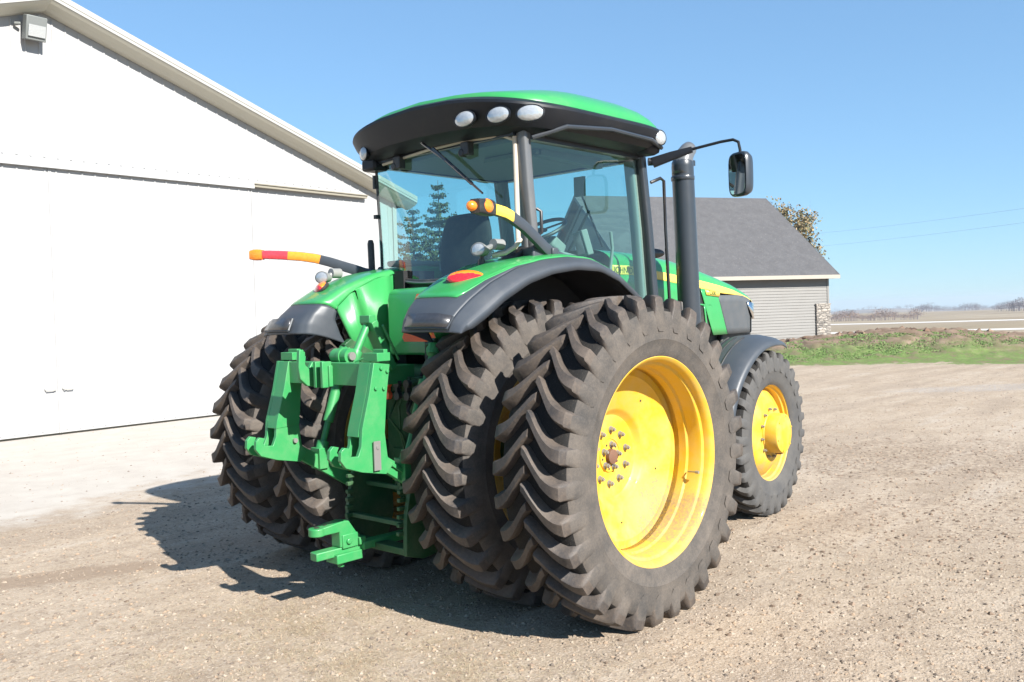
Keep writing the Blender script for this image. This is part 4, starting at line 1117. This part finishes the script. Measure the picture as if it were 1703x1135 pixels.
for (c, aim) in (((-.36, -.615, 2.25), (-.9, -.1, .15)), ((-.58, .745, 2.140), (-.95, -.25, .05))):
    c = Vector(c); a = Vector(aim).normalized()
    m = MB(); rot = a.to_track_quat('Z', 'Y').to_matrix()
    b = MB(); b.lathe([(.020, -.075), (.040, -.06), (.050, -.01), (.052, .004), (.046, .006)], 'z', n=24); sc = Matrix.Diagonal((1.15, .85, 1))
    m.add([rot @ (sc @ Vector(v))+c for v in b.v], b.f)
    o = m.build('fender_work_lamp', 'lamphouse', T)
    b = MB(); b.lathe([(.047, .003), (.03, .010), (0, .013)], 'z', n=24); l = MB(); l.add([rot @ (sc @ Vector(v))+c for v in b.v], b.f); l.build('lens', 'clear', o)
    m = MB(); off = Vector((.11, -.055 if c.y < 0 else .0, .030)); 
    m.cyl(c+off-Vector((.03, 0, 0)), c+off+Vector((.05, 0, 0)), .036, 14); m.cyl(c-a*.05, c+off, .02, 10); m.build('lamp_body', 'lamphouse', o)
    m = MB(); m.cyl(c-a*.04, c-a*.03-Vector((0, 0, .12)), .014, 8); m.cyl(c-a*.03-Vector((0, 0, .06)), c-a*.02-Vector((0, 0, .13)), .022, 8); m.build('lamp_stalk', 'black', o)

# ------------------------------------------------------------------ marker arms
def arm(pts, segs, nm):
    """pts from the base outwards; segs: (i0, i1, material, scale)"""
    o = None
    pts = [Vector(p) for p in pts]
    body = MB(); n = len(pts); body.tube(pts[:segs[-1][1]+1], [.040-.010*i/n for i in range(segs[-1][1]+1)], sq=(.55, 1.0))
    o = body.build('marker_arm', 'flare', T, ang=50)
    for i0, i1, mt, sc, nm2 in segs:
        s_ = MB(); P2 = pts[i0:i1+1]; s_.tube(P2, [sc*(.040-.010*i/n) for i in range(i0, i1+1)], sq=(.62, .90)); s_.build(nm2, mt, o, ang=50)
    return o
def dens(pts, k=3):
    out = []
    for i in range(len(pts)-1):
        a, b = Vector(pts[i]), Vector(pts[i+1])
        for j in range(k): out.append(a.lerp(b, j/k))
    out.append(Vector(pts[-1])); return out
LA = dens([(-.12, .75, 2.165), (-.156, .80, 2.180), (-.2, .865, 2.209), (-.247, .935, 2.237), (-.3, 1.012, 2.270), (-.365, 1.109, 2.303), (-.432, 1.208, 2.323), (-.512, 1.327, 2.338), (-.574, 1.418, 2.346), (-.600, 1.458, 2.348), (-.657, 1.540, 2.349)], 3)
la = arm(LA, [(14, 20, 'orange_tape', 1.04, 'amber_strip'), (20, 27, 'red_tape', 1.04, 'red_strip')], 'l')
m = MB(); m.tube([LA[27]+Vector((0, 0, 0)), LA[28], LA[29], LA[30]], [.040, .044, .043, .034], sq=(.8, .95)); m.ball(LA[29], (.035, .035, .038)); m.build('turn_lamp', 'orange', la, ang=60)
m = MB(); m.bar((-.10, .74, 2.14), (-.17, .84, 2.20), .07, .06); m.tube([(-.075, .80, 2.12), (-.08, .80, 2.40), (-.08, .80, 2.43)], [.026, .026, .018], 10); m.box((-.08, .79, 2.12), (.10, .14, .05)); m.build('arm_mount', 'black', la, bevel=.006)
RA = dens([(.44, -.735, 2.165), (.31, -.755, 2.190), (.17, -.788, 2.214), (.036, -.826, 2.258), (-.091, -.861, 2.313), (-.254, -.906, 2.377), (-.409, -.949, 2.42), (-.499, -.975, 2.437), (-.62, -1.005, 2.446), (-.735, -1.040, 2.447), (-.80, -1.060, 2.446), (-.93, -1.095, 2.442)], 3)
ra = arm(RA, [(18, 24, 'yellow_tape', 1.04, 'yellow_strip')], 'r')
m = MB(); m.tube(RA[25:32], [.043, .046, .046, .045, .044, .042, .040], sq=(.8, 1.0)); m.build('lamp_housing', 'black', ra, ang=60)
m = MB(); c_ = RA[27]; rot = Matrix.Rotation(R(15), 3, 'Z'); m.ball(c_+Vector((.0, -.022, .004)), (.062, .030, .044), 16, 10, rot); m.build('turn_lamp', 'orange', ra, ang=60)
m = MB(); m.ball(RA[33]+Vector((.06, .02, .0)), (.035, .03, .030), 14, 8); m.build('turn_lamp', 'orange', ra, ang=60)
m = MB(); m.box((.06, -.775, 2.20), (.26, .10, .12)); m.box((.13, -.83, 2.235), (.06, .03, .05)); m.build('arm_mount', 'flare', ra, bevel=.01)
m = MB(); m.prism([(-.16, 2.14), (.30, 2.16), (.30, 2.235), (.10, 2.30), (-.05, 2.26), (-.14, 2.22)], -.735, -.60); m.build('cab_corner_shroud', 'black', T, bevel=.015)

# ------------------------------------------------------------------ cab
YP = .735
m = MB(); s = -1
m.tube([(-.035, s*YP, 3.03), (-.015, s*YP, 2.70), (.02, s*YP, 2.36), (.03, s*YP, 2.05)], [.040, .040, .038, .034], sq=(.95, .85)); m.tube([(.00, s*.70, 3.0), (.01, s*.70, 2.1)], .028, sq=(1, 1))
m.build('cab_post', 'pillar', T, ang=50)
m = MB(); m.tube([(-.055, .735, 3.03), (-.045, .735, 2.70), (-.03, .735, 2.36), (-.03, .735, 2.10)], .011, 8)
m.box((-.062, .745, 2.86), (.03, .02, .10)); m.box((-.06, .745, 2.60), (.03, .03, .03)); m.build('cab_post', 'black', T, ang=50)
m = MB()
for s in (-1, 1):
    m.tube([(1.285, s*.735, 3.03), (1.36, s*.735, 2.45), (1.405, s*.735, 1.95), (1.41, s*.735, 1.55)], [.040, .040, .044, .044], sq=(.85, .8))
m.box((.64, -.735, 3.00), (1.34, .05, .07)); m.box((.64, .735, 3.00), (1.34, .05, .07)); m.box((1.30, 0, 3.0), (.06, 1.45, .08)); m.box((-.06, 0, 3.02), (.06, 1.4, .06))
m.build('cab_frame', 'stack', T, ang=50)
m = MB()
m.tube([(-.062, -.688, 2.985), (-.062, -.690, 2.30), (-.09, -.68, 2.26)], .017, 10); m.tube([(-.062, -.68, 2.965), (-.075, -.60, 3.0), (-.10, -.3, 3.015), (-.12, .1, 3.0), (-.08, .62, 2.975)], .011, 8)
MAT['beige'] = paint('beige_conduit', (.46, .41, .33), .5, 0, dust=.3)
m.tube([(-.10, -.745, 2.315), (-.15, -.735, 2.26), (-.20, -.70, 2.225), (-.26, -.64, 2.21)], .016, 8)
m.build('cable_conduit', 'beige', T)
for s in (-1, 1):
    m = MB(); m.tube([(1.26, s*.665, 2.96), (1.325, s*.665, 2.45), (1.37, s*.665, 1.95), (1.37, s*.665, 1.55)], [.042, .042, .042, .042], sq=(1, .9)); m.build('door_frame', 'interior', T, ang=50)
m = MB()
m.prism([(.02, 1.45), (1.40, 1.40), (1.40, 1.78), (.55, 1.80), (-.10, 2.02), (-.12, 1.9)], -.42, .42); m.build('cab_floor', 'interior', T)
for y0, y1 in ((-.655, -.475), (.475, .655)):
    m = MB(); m.prism([(-.05, 2.215), (-.06, 2.26), (.45, 2.26), (.62, 2.235), (.45, 2.225)], y0, y1); m.build('side_console', 'interior', T, bevel=.02)
m = MB(); m.box((.62, 0, 2.985), (1.25, 1.36, .03)); m.build('headliner', 'headliner', T)
m = MB(); m.prism([(.35, 2.93), (1.05, 2.90), (1.05, 2.97), (.35, 2.97)], -.56, -.50); m.box((.70, -.53, 2.945), (.75, .02, .02)); m.box((.32, -.30, 2.95), (.03, .5, .03)); m.tube([(.15, -.55, 2.96), (.25, -.50, 2.93), (1.05, -.45, 2.92), (1.15, -.55, 2.94)], .010, 6)
m.build('roof_trim_rail', 'headliner', T)
# glass
def rg(y, zt, zb, f): 
    b = max(0, 1-(y/.70)**2)
    return (-.055-.11*b*(.35+.65*(1-f)), y, zb+(zt-zb)*f)
rows = []
N = 24
for k in range(13):
    f = k/12; rows.append([rg(-.69+1.42*i/N, 2.985, 2.075+.115*(abs(-.69+1.42*i/N)/.69)**2.2, f) for i in range(N+1)])
m = MB(); m.grid(rows); m.build('rear_window', 'glass', T, ang=180)
m = MB(); m.tube([(p[0]-.004, p[1], p[2]) for p in rows[0]], .020, 8); m.build('window_frame', 'black', T)
m = MB(); m.tube([(p[0]-.020, p[1], p[2]-.004) for p in rows[0]], .008, 6); m.build('window_seal', 'pillar', T)
m = MB(); m.prism([(-.13, 2.10), (-.06, 2.10), (-.05, 1.95), (-.12, 1.95)], -.62, .68); m.build('window_sill', 'black', T)
for y in (-.30, .40):
    m = MB(); m.box((-.115, y, 2.955), (.06, .075, .09)); m.cyl((-.15, y+.03, 2.93), (-.10, y+.03, 2.93), .028, 12); m.build('window_hinge', 'black', T, bevel=.008)
for s in (-1, 1):
    m = MB(); pl = [((.04 if s < 0 else -.045), 2.215), ((.01 if s < 0 else -.05), 2.97), (1.245, 2.965), (1.31, 2.45), (1.36, 1.95), (1.38, 1.66), (1.10, 1.80), (.88, 2.00), (.65, 2.14), (.42, 2.20)]
    m.add([(a, s*.728, b) for a, b in pl], [tuple(range(len(pl)))]); m.build('door_glass', 'glass', T, smooth=False)
m = MB(); m.grid([[(1.30+.06*(1-(y/.7)**2), y, 2.97) for y in (-.68, -.35, 0, .35, .68)], [(1.40+.09*(1-(y/.7)**2), y, 1.95) for y in (-.68, -.35, 0, .35, .68)], [(1.40+.09*(1-(y/.7)**2), y, 1.75) for y in (-.68, -.35, 0, .35, .68)]])
m.build('windscreen', 'glass', T, ang=180)
m = MB(); m.tube([(.055, -.752, 2.52), (.075, -.775, 2.50), (.075, -.775, 2.36), (.055, -.752, 2.34)], .011, 8); m.build('door_handle', 'black', T)
m = MB(); m.tube([(-.20, .09, 3.06), (-.215, -.05, 2.975), (-.20, -.22, 2.86)], .010, 6); m.tube([(-.21, -.19, 2.885), (-.205, -.52, 2.625)], [.012, .007], 6); m.bar((-.215, -.07, 2.98), (-.20, -.42, 2.70), .016, .020); m.tube([(-.20, .11, 3.07), (-.20, .03, 3.04)], .022, 8)
m.build('rear_wiper', 'blackgloss', T)
# interior
m = MB(); rows = []
for k in range(9):
    f = k/8; z = 2.02+.54*f; hw_ = .20+.065*math.sin(f*2.4)*1.0-.05*f**4; rows.append([(.13+.05*f+.045*math.cos(a), .02+hw_*math.sin(a)*1.0 if False else .02+hw_*math.copysign(abs(math.sin(a))**.5, math.sin(a)), z+(.02*math.cos(a))) for a in [2*PI*i/20 for i in range(20)]])
m.grid(rows, wrap=True); m.add(rows[-1], [tuple(range(20))]); 
m.box((.36, .02, 2.02), (.50, .50, .14)); m.build('seat', 'seat', T, bevel=.03, ang=50)
m = MB(); m.box((.38, -.26, 2.20), (.46, .10, .07)); m.box((.62, -.28, 2.235), (.16, .13, .04)); m.cyl((.66, -.28, 2.25), (.67, -.28, 2.31), .016, 8); m.box((.38, .30, 2.20), (.38, .08, .06)); m.box((.30, -.33, 2.12), (.30, .10, .12)); m.build('armrest', 'interior', T, bevel=.015)
m = MB(); m.tube([(1.22, .0, 1.95), (1.10, .0, 2.25), (1.00, 0, 2.44)], [.09, .07, .04], 12); m.box((1.07, .02, 2.36), (.16, .26, .10), Matrix.Rotation(R(30), 3, 'Y')); m.prism([(1.05, 1.9), (1.36, 1.9), (1.36, 2.14), (1.2, 2.22), (1.1, 2.10)], -.36, .42); m.build('dashboard', 'interior', T, bevel=.02)
m = MB(); cc = Vector((.98, .0, 2.485)); rt = Matrix.Rotation(R(-28), 3, 'Y'); ring = [cc+rt @ Vector((.20*math.cos(a), .20*math.sin(a), 0)) for a in [2*PI*i/36 for i in range(37)]]
m.tube(ring, .015, 8)
for a in (0, 2.1, 4.2): m.bar(cc, cc+rt @ Vector((.19*math.cos(a+1.2), .19*math.sin(a+1.2), 0)), .03, .012)
m.ball(cc, (.05, .05, .02)); m.build('steering_wheel', 'black', T)
m = MB(); rt = Matrix.Rotation(R(-35), 3, 'Z') @ Matrix.Rotation(R(-15), 3, 'Y'); m.box((.86, -.50, 2.34), (.05, .24, .19), rt); m.cyl((.87, -.50, 2.05), (.87, -.50, 2.28), .02, 8); dsp = m.build('display', 'interior', T, bevel=.012)
m = MB(); m.box(Vector((.86, -.50, 2.34))+rt @ Vector((-.028, 0, 0)), (.004, .20, .15), rt); m.build('screen', 'darklens', dsp)
m = MB(); m.tube([(1.02, -.62, 2.10), (1.05, -.63, 2.3), (1.02, -.64, 2.42)], .012, 8); m.tube([(1.2, .62, 2.15), (1.25, .60, 2.65), (1.26, .62, 2.9)], .012, 8); m.box((1.10, -.30, 2.80), (.02, .10, .15)); m.bar((.30, .60, 2.55), (1.25, .62, 2.70), .02, .025); m.build('grab_handle', 'interior', T)
m = MB(); m.bar((1.52, .30, 2.16), (1.47, -.10, 2.66), .012, .02); m.bar((1.50, .34, 2.16), (1.46, -.04, 2.70), .008, .01); m.bar((1.44, -.25, 2.35), (1.44, -.0, 2.9), .012, .012); m.build('front_wiper', 'black', T)

# ------------------------------------------------------------------ roof
def ring(z, x0, x1, hw_, e=5.2, n=96, arch=0, nose=0):
    out = []
    for i in range(n):
        a = 2*PI*i/n; ca, sa = math.cos(a), math.sin(a)
        x = (x0+x1)/2+(x1-x0)/2*math.copysign(abs(ca)**(2/e), ca); y = hw_*math.copysign(abs(sa)**(2/e), sa)
        k = max(0, min(1, (.55-x)/.75)); k = k*k*(3-2*k)
        bow = max(0, 1-(y/.95)**2)
        x -= .085*bow*max(0, min(1, (.35-x)/.6))
        zz = z+arch*bow*k-nose*max(0, (x-1.15)/.4)
        out.append((x, y, zz))
    return out
black = [ring(2.995, -.06, 1.34, .74, arch=.02), ring(2.990, -.11, 1.37, .83, arch=.025), ring(3.012, -.19, 1.44, .920, arch=.05), ring(3.080, -.238, 1.50, .968, arch=.08), ring(3.132, -.262, 1.515, .985, arch=.095), ring(3.148, -.258, 1.51, .982, arch=.10), ring(3.160, -.225, 1.50, .965, arch=.105), ring(3.172, -.19, 1.49, .940, arch=.105)]
m = MB(); m.grid(black, wrap=True); m.add(black[0], [tuple(range(len(black[0])))]); rf = m.build('roof_trim', 'roofblack', T, ang=28)
gr = [ring(3.164, -.19, 1.49, .932, arch=.105), ring(3.195, -.18, 1.49, .932, arch=.105, nose=.01), ring(3.235, -.10, 1.47, .91, 4.6, arch=.09, nose=.02), ring(3.28, .0, 1.42, .86, 4.2, arch=.065, nose=.03), ring(3.325, .11, 1.34, .78, 3.8, arch=.04, nose=.03), ring(3.352, .22, 1.23, .66, 3.2, arch=.02), ring(3.370, .38, 1.08, .46, 2.6), ring(3.378, .60, .9, .2, 2.2)]
m = MB(); m.grid(gr, wrap=True); m.add(gr[-1], [tuple(range(len(gr[-1])))]); m.build('roof_shell', 'green', T, ang=70)
# side drip rails under the roof
for s in (-1, 1):
    m = MB(); m.tube([(-.02, s*.80, 2.965), (.16, s*.945, 3.035), (.60, s*.975, 3.068), (1.1, s*.965, 3.060), (1.30, s*.92, 3.03)], .016, 8); m.build('drip_rail', 'stack', T)
    m = MB(); m.box((1.23, s*.83, 3.045), (.20, .16, .13)); m.build('lamp_pod', 'roofblack', T, bevel=.045)
m = MB(); m.box((-.06, .74, 2.985), (.14, .16, .09)); m.build('roof_corner_block', 'roofblack', T, bevel=.02)
for c, aim in (((-.305, -.475, 3.100), (-.9, -.05, .04)), ((-.275, -.745, 3.085), (-.9, -.15, .04)), ((-.215, -.960, 3.068), (-.85, -.45, .04))):
    oval_lamp(c, aim, .084, .050, rf)
oval_lamp((-.232, .655, 3.045), (-.9, .10, .0), .046, .050, rf)
oval_lamp((1.235, -.955, 3.092), (-.15, -.95, .0), .056, .052, rf, depth=.06)
oval_lamp((1.235, .915, 3.092), (-.15, .95, .0), .056, .052, rf, depth=.06)

# ------------------------------------------------------------------ mirrors
m = MB(); m.tube([(1.36, -.76, 2.955), (1.40, -.80, 2.955)], .030, 8)
m.tube([(1.375, -.79, 2.945), (1.44, -.92, 2.985), (1.50, -1.06, 3.02)], [.038, .032, .022], sq=(.6, 1.0)); m.tube([(1.49, -1.04, 3.018), (1.57, -1.26, 3.055), (1.60, -1.345, 3.062), (1.605, -1.385, 3.04), (1.60, -1.40, 2.98), (1.60, -1.40, 2.94)], .011, 8)
mr_ = m.build('mirror_arm', 'roofblack', T)
m = MB(); cM = Vector((1.60, -1.382, 2.805)); yaw = R(-20); rt = Matrix.Rotation(yaw, 3, 'Z')
def rring(hw_, hh, x, e=4.5, n=28): return [cM+rt @ Vector((x, hw_*math.copysign(abs(math.cos(a))**(2/e), math.cos(a)), hh*math.copysign(abs(math.sin(a))**(2/e), math.sin(a)))) for a in [2*PI*i/n for i in range(n)]]
m.grid([rring(.095, .155, -.012), rring(.100, .162, 0), rring(.100, .162, .03), rring(.085, .145, .065), rring(.05, .10, .085)], wrap=True); rb = rring(.05, .10, .085); m.add(rb, [tuple(range(28))]); m.add(rring(.095, .155, -.012), [tuple(range(28))])
m.build('mirror_shell', 'stack', mr_, ang=60)
m = MB(); m.add(rring(.084, .145, -.0145), [tuple(range(28))]); m.build('mirror_glass', 'mirror', mr_)
m = MB(); m.ball((1.70, -.55, 2.285), (.10, .02, .040), 18, 10, Matrix.Rotation(R(-40), 3, 'Z')); m.tube([(1.68, -.54, 2.27), (1.64, -.50, 2.18), (1.62, -.48, 2.05)], .012, 8); m.build('small_mirror', 'blackgloss', T)
m = MB(); m.tube([(1.38, -.765, 2.80), (1.46, -.80, 2.835), (1.49, -.81, 2.815), (1.495, -.81, 2.45), (1.535, -.80, 2.0), (1.555, -.80, 1.62)], .013, 8); m.tube([(1.555, -.80, 1.62), (1.45, -.76, 1.60)], .013, 8); m.build('handrail', 'blackgloss', T)

# ------------------------------------------------------------------ exhaust
sx, sy = 2.005, -.66
m = MB(); m.tube([(sx+.06, sy, 1.35), (sx+.055, sy, 1.62), (sx+.0, sy, 3.0)], [.092, .092, .090], 28)
m.lathe([(.088, 0), (.088, .03), (.078, .05)], 'z', c=(sx, sy, 2.995), n=28)
st = m.build('exhaust_stack', 'stack', T, ang=40)
m = MB(); m.tube([(sx-.005, sy+.0, 2.93), (sx+.0, sy, 3.02), (sx+.03, sy-.005, 3.09), (sx+.075, sy-.01, 3.135), (sx+.10, sy-.012, 3.15)], [.086, .084, .074, .066, .062], 20, caps=False)
m.build('exhaust_tip', 'pillar', st, solid=.004)
m = MB(); m.box((sx+.105, sy-.02, 3.03), (.05, .05, .045)); m.box((sx+.08, sy-.01, 3.03), (.06, .02, .02)); m.cyl((sx+.09, sy, 2.90), (sx+.10, sy, 3.03), .008, 6); m.lathe([(.093, 0), (.096, .005), (.096, .03), (.093, .035)], 'z', c=(sx+.0, sy, 2.88), n=28);  m.build('exhaust_clamp', 'stack', st, bevel=.004)
m = MB(); m.box((sx+.02, sy+.10, 1.75), (.16, .20, .30)); m.box((sx-.05, sy+.2, 1.5), (.5, .25, .35)); m.build('exhaust_bracket', 'black', T, bevel=.02)

# ------------------------------------------------------------------ hood
HX = [1.45, 1.75, 2.10, 2.45, 2.80, 3.10, 3.35, 3.55, 3.70, 3.80, 3.86]
def hz(x): return float(np.interp(x, [1.45, 2.0, 2.4, 2.7, 3.0, 3.4, 3.7, 3.86], [2.345, 2.33, 2.295, 2.245, 2.18, 2.085, 1.99, 1.915]))
def sz(x): return float(np.interp(x, [1.3, 1.7, 2.1, 2.72, 3.04, 3.3, 3.5, 3.7, 3.9], [2.205, 2.20, 2.157, 2.085, 2.042, 2.0, 1.955, 1.912, 1.87]))   # stripe top
def sb(x): return float(np.interp(x, [1.3, 1.7, 2.1, 2.72, 3.09, 3.3, 3.51, 3.7, 3.9], [2.125, 2.125, 2.086, 2.014, 1.968, 1.955, 1.945, 1.905, 1.865]))
def hw(x): return float(np.interp(x, [1.45, 2.1, 2.8, 3.3, 3.6, 3.8, 3.86], [.325, .345, .362, .362, .345, .30, .24]))
rows = []; 
for x in HX:
    z0, zt, w_ = sz(x), hz(x), hw(x)
    row = []
    for k in range(9):
        a = k/8*PI/2; row.append((x, -w_*math.cos(a)**.75 if k < 8 else 0, z0+(zt-z0)*math.sin(a)**.9 if k else z0))
    row2 = [(p[0], -p[1], p[2]) for p in row[-2::-1]]
    lowp = [(x, -w_, 1.60)] if False else []
    rows.append(row+row2)
m = MB(); m.grid(rows); m.add(rows[-1], [tuple(range(len(rows[-1])))]); 
top = m.build('hood', 'green', T, ang=60)
def side(nm, mt, xs, f0, f1, off=0.0, n=24, solid=.006):
    for s in (-1, 1):
        m = MB(); a, b = [], []
        for i in range(n+1):
            x0_ = xs[0](0)+(xs[1](0)-xs[0](0))*i/n if False else None
        for k in range(7):
            v = k/6; r_ = []
            for i in range(n+1):
                u = i/n; 
                xb, xt = xs[0](v), xs[1](v); x = xb+(xt-xb)*u; z = f0(x)+(f1(x)-f0(x))*v
                r_.append((x, s*(hw(x)+off), z))
            a.append(r_)
        m.grid(a); m.build(nm, mt, top, solid=solid, offset=1, ang=60)
side('yellow_stripe', 'yellow_stripe', (lambda v: 1.45, lambda v: 3.80), sb, sz, .0)
side('side_panel', 'green', (lambda v: 1.45, lambda v: 2.745+(-.06)*v), lambda x: 1.60, sb)
side('side_panel', 'green', (lambda v: 2.93-.20*v, lambda v: 3.19-.16*v), lambda x: 1.585, sb)
side('vent_mesh', 'black', (lambda v: 2.745-.06*v, lambda v: 2.93-.20*v), lambda x: 1.60, sb, -.012)
side('vent_rib', 'green', (lambda v: 2.745-.06*v, lambda v: 2.93-.20*v), lambda x: 1.86, lambda x: 1.875, .0)
for (f, w_) in ((.48, .06),):
    side('vent_rib', 'green', (lambda v: 2.745-.06*v*.7+.075, lambda v: 2.745-.06*v*.7+.10), lambda x: 1.60, lambda x: 1.86, .0, n=2)
side('grille_screen', 'grill', (lambda v: 3.19-.16*v, lambda v: 3.735+.02*v), lambda x: 1.585, lambda x: min(sb(x)-.0, 1.95), .001)
m = MB(); # nose
nose = []
for x, w_, zb, zt in ((3.70, .34, 1.585, 1.90), (3.76, .315, 1.60, 1.885), (3.82, .27, 1.62, 1.87), (3.86, .18, 1.64, 1.86)):
    nose.append([(x, -w_, zb), (x+.01, -w_, zt), (x+.01, w_, zt), (x, w_, zb)])
m.grid(nose, wrap=True); m.add(nose[-1], [(0, 1, 2, 3)]); m.build('front_grille', 'grill', top)
for s in (-1, 1):
    m = MB(); m.grid([[(3.585, s*.352, 1.885), (3.70, s*.340, 1.875), (3.80, s*.308, 1.865), (3.865, s*.20, 1.86)], [(3.66, s*.350, 1.795), (3.735, s*.335, 1.79), (3.815, s*.298, 1.785), (3.87, s*.19, 1.79)], [(3.745, s*.338, 1.715), (3.775, s*.325, 1.712), (3.82, s*.28, 1.72), (3.86, s*.19, 1.75)]])
    m.build('headlight', 'chrome', top, solid=.012, offset=1)
M1 = Matrix(((1, 0, 0, 1.50), (0, 0, -1, -.346), (0, 1, 0, 2.138), (0, 0, 0, 1)))
def text_on(body, size, x, z, mat, slope=0.0, off=.009, yy=None, nm='lettering'):
    sl2 = math.atan(slope); c_, s_ = math.cos(sl2), math.sin(sl2)
    yv = -(hw(x)+off) if yy is None else yy
    k = (hw(x+.3)-hw(x))/.3
    Mx = Matrix(((c_, -s_, 0, x), (-k*c_, 0, -1, yv), (s_, c_, 0, z), (0, 0, 0, 1)))
    return text_mesh(body, nm, size, mat, Mx, top)
MAT['letgreen'] = paint('dark_green_lettering', (.01, .09, .02), .4, dust=.02)
text_on('JOHN DEERE', .070, 1.47, 2.143, 'letgreen', -.02)
m = MB(); m.add([(2.815, -.3730, 1.952), (3.045, -.3730, 1.934), (3.06, -.3730, 1.978), (2.80, -.3730, 2.000)], [(0, 1, 2, 3)]); m.build('model_plate', 'yellow_stripe', top, solid=.002)
text_on('7230R', .052, 2.845, 1.960, 'letgreen', -.085, yy=-.3765)
MAT['letgrey'] = paint('grey_small_lettering', (.30, .32, .32), .5, dust=.05)
m = MB(); m.box((2.35, 0, 1.50), (2.2, .50, .30)); m.prism([(3.2, 1.0), (3.75, 1.0), (3.78, 1.6), (3.2, 1.6)], -.30, .30); m.build('engine_block', 'black', T, bevel=.02)
for s in (-1, 1):
    m = MB(); m.box((1.95, s*.50, 1.86), (.28, .16, .36)) if False else m.box((1.7, s*.34, 1.75), (.3, .05, .3)); m.build('cowl', 'black', T)
# ------------------------------------------------------------------ front fenders
def front_fender(s):
    m = MB(); rows = []
    W_ = [(.54, -.015), (.58, .0), (.70, .006), (.85, .0), (.93, -.012), (.965, -.035)]
    for i in range(29):
        a = R(64+i*(172-64)/28); f = i/28
        r_ = .885-.055*min(1, f*1.6)+.03*max(0, 1-f*6)
        c0, c1 = .56+.02*f, .985-.035*max(0, 1-f*5)*2.0
        row = []
        for yv, dz in W_:
            yy = c0+(yv-.54)/(.965-.54)*(c1-c0)
            rad = r_+dz*1.4-.04*(1-f)*max(0, (yv-.75)/.2)
            row.append((2.925+rad*math.cos(a), s*yy, .712+rad*math.sin(a)))
        rows.append(row)
    m.grid(rows); o = m.build('front_fender', 'flare', T, ang=50, solid=.010)
    sl3 = MB()
    for k, f0 in enumerate((.62, .70, .78)):
        y = .58+(f0-.62)*.9+.0
        pts = []
        for i in range(9, 19):
            a = R(64+i*(172-64)/28); f = i/28; r_ = .885-.055*min(1, f*1.6)+.030*max(0, 1-f*6)+.004
            pts.append((2.925+r_*math.cos(a), s*(.60+k*.075), .712+r_*math.sin(a)))
        sl3.tube(pts, .009, 6)
    sl3.build('fender_slot', 'black', o)
    b = MB(); b.tube([(2.8, s*.45, 1.1), (2.75, s*.60, 1.3), (2.72, s*.68, 1.52)], .025, 8); b.build('fender_bracket', 'black', o)
front_fender(-1); front_fender(1)
m = MB(); m.box((2.925, 0, .72), (.20, 1.1, .16)); m.box((3.1, 0, .9), (1.2, .36, .25)); m.build('front_axle', 'green_low', T, bevel=.01)
# steps below the left door
m = MB()
for z in (.50, .80, 1.10): m.box((1.35, .86, z), (.34, .20, .03))
m.bar((1.19, .95, .48), (1.19, .95, 1.3), .03, .03); m.bar((1.51, .95, .48), (1.51, .95, 1.3), .03, .03); m.build('step', 'black', T)
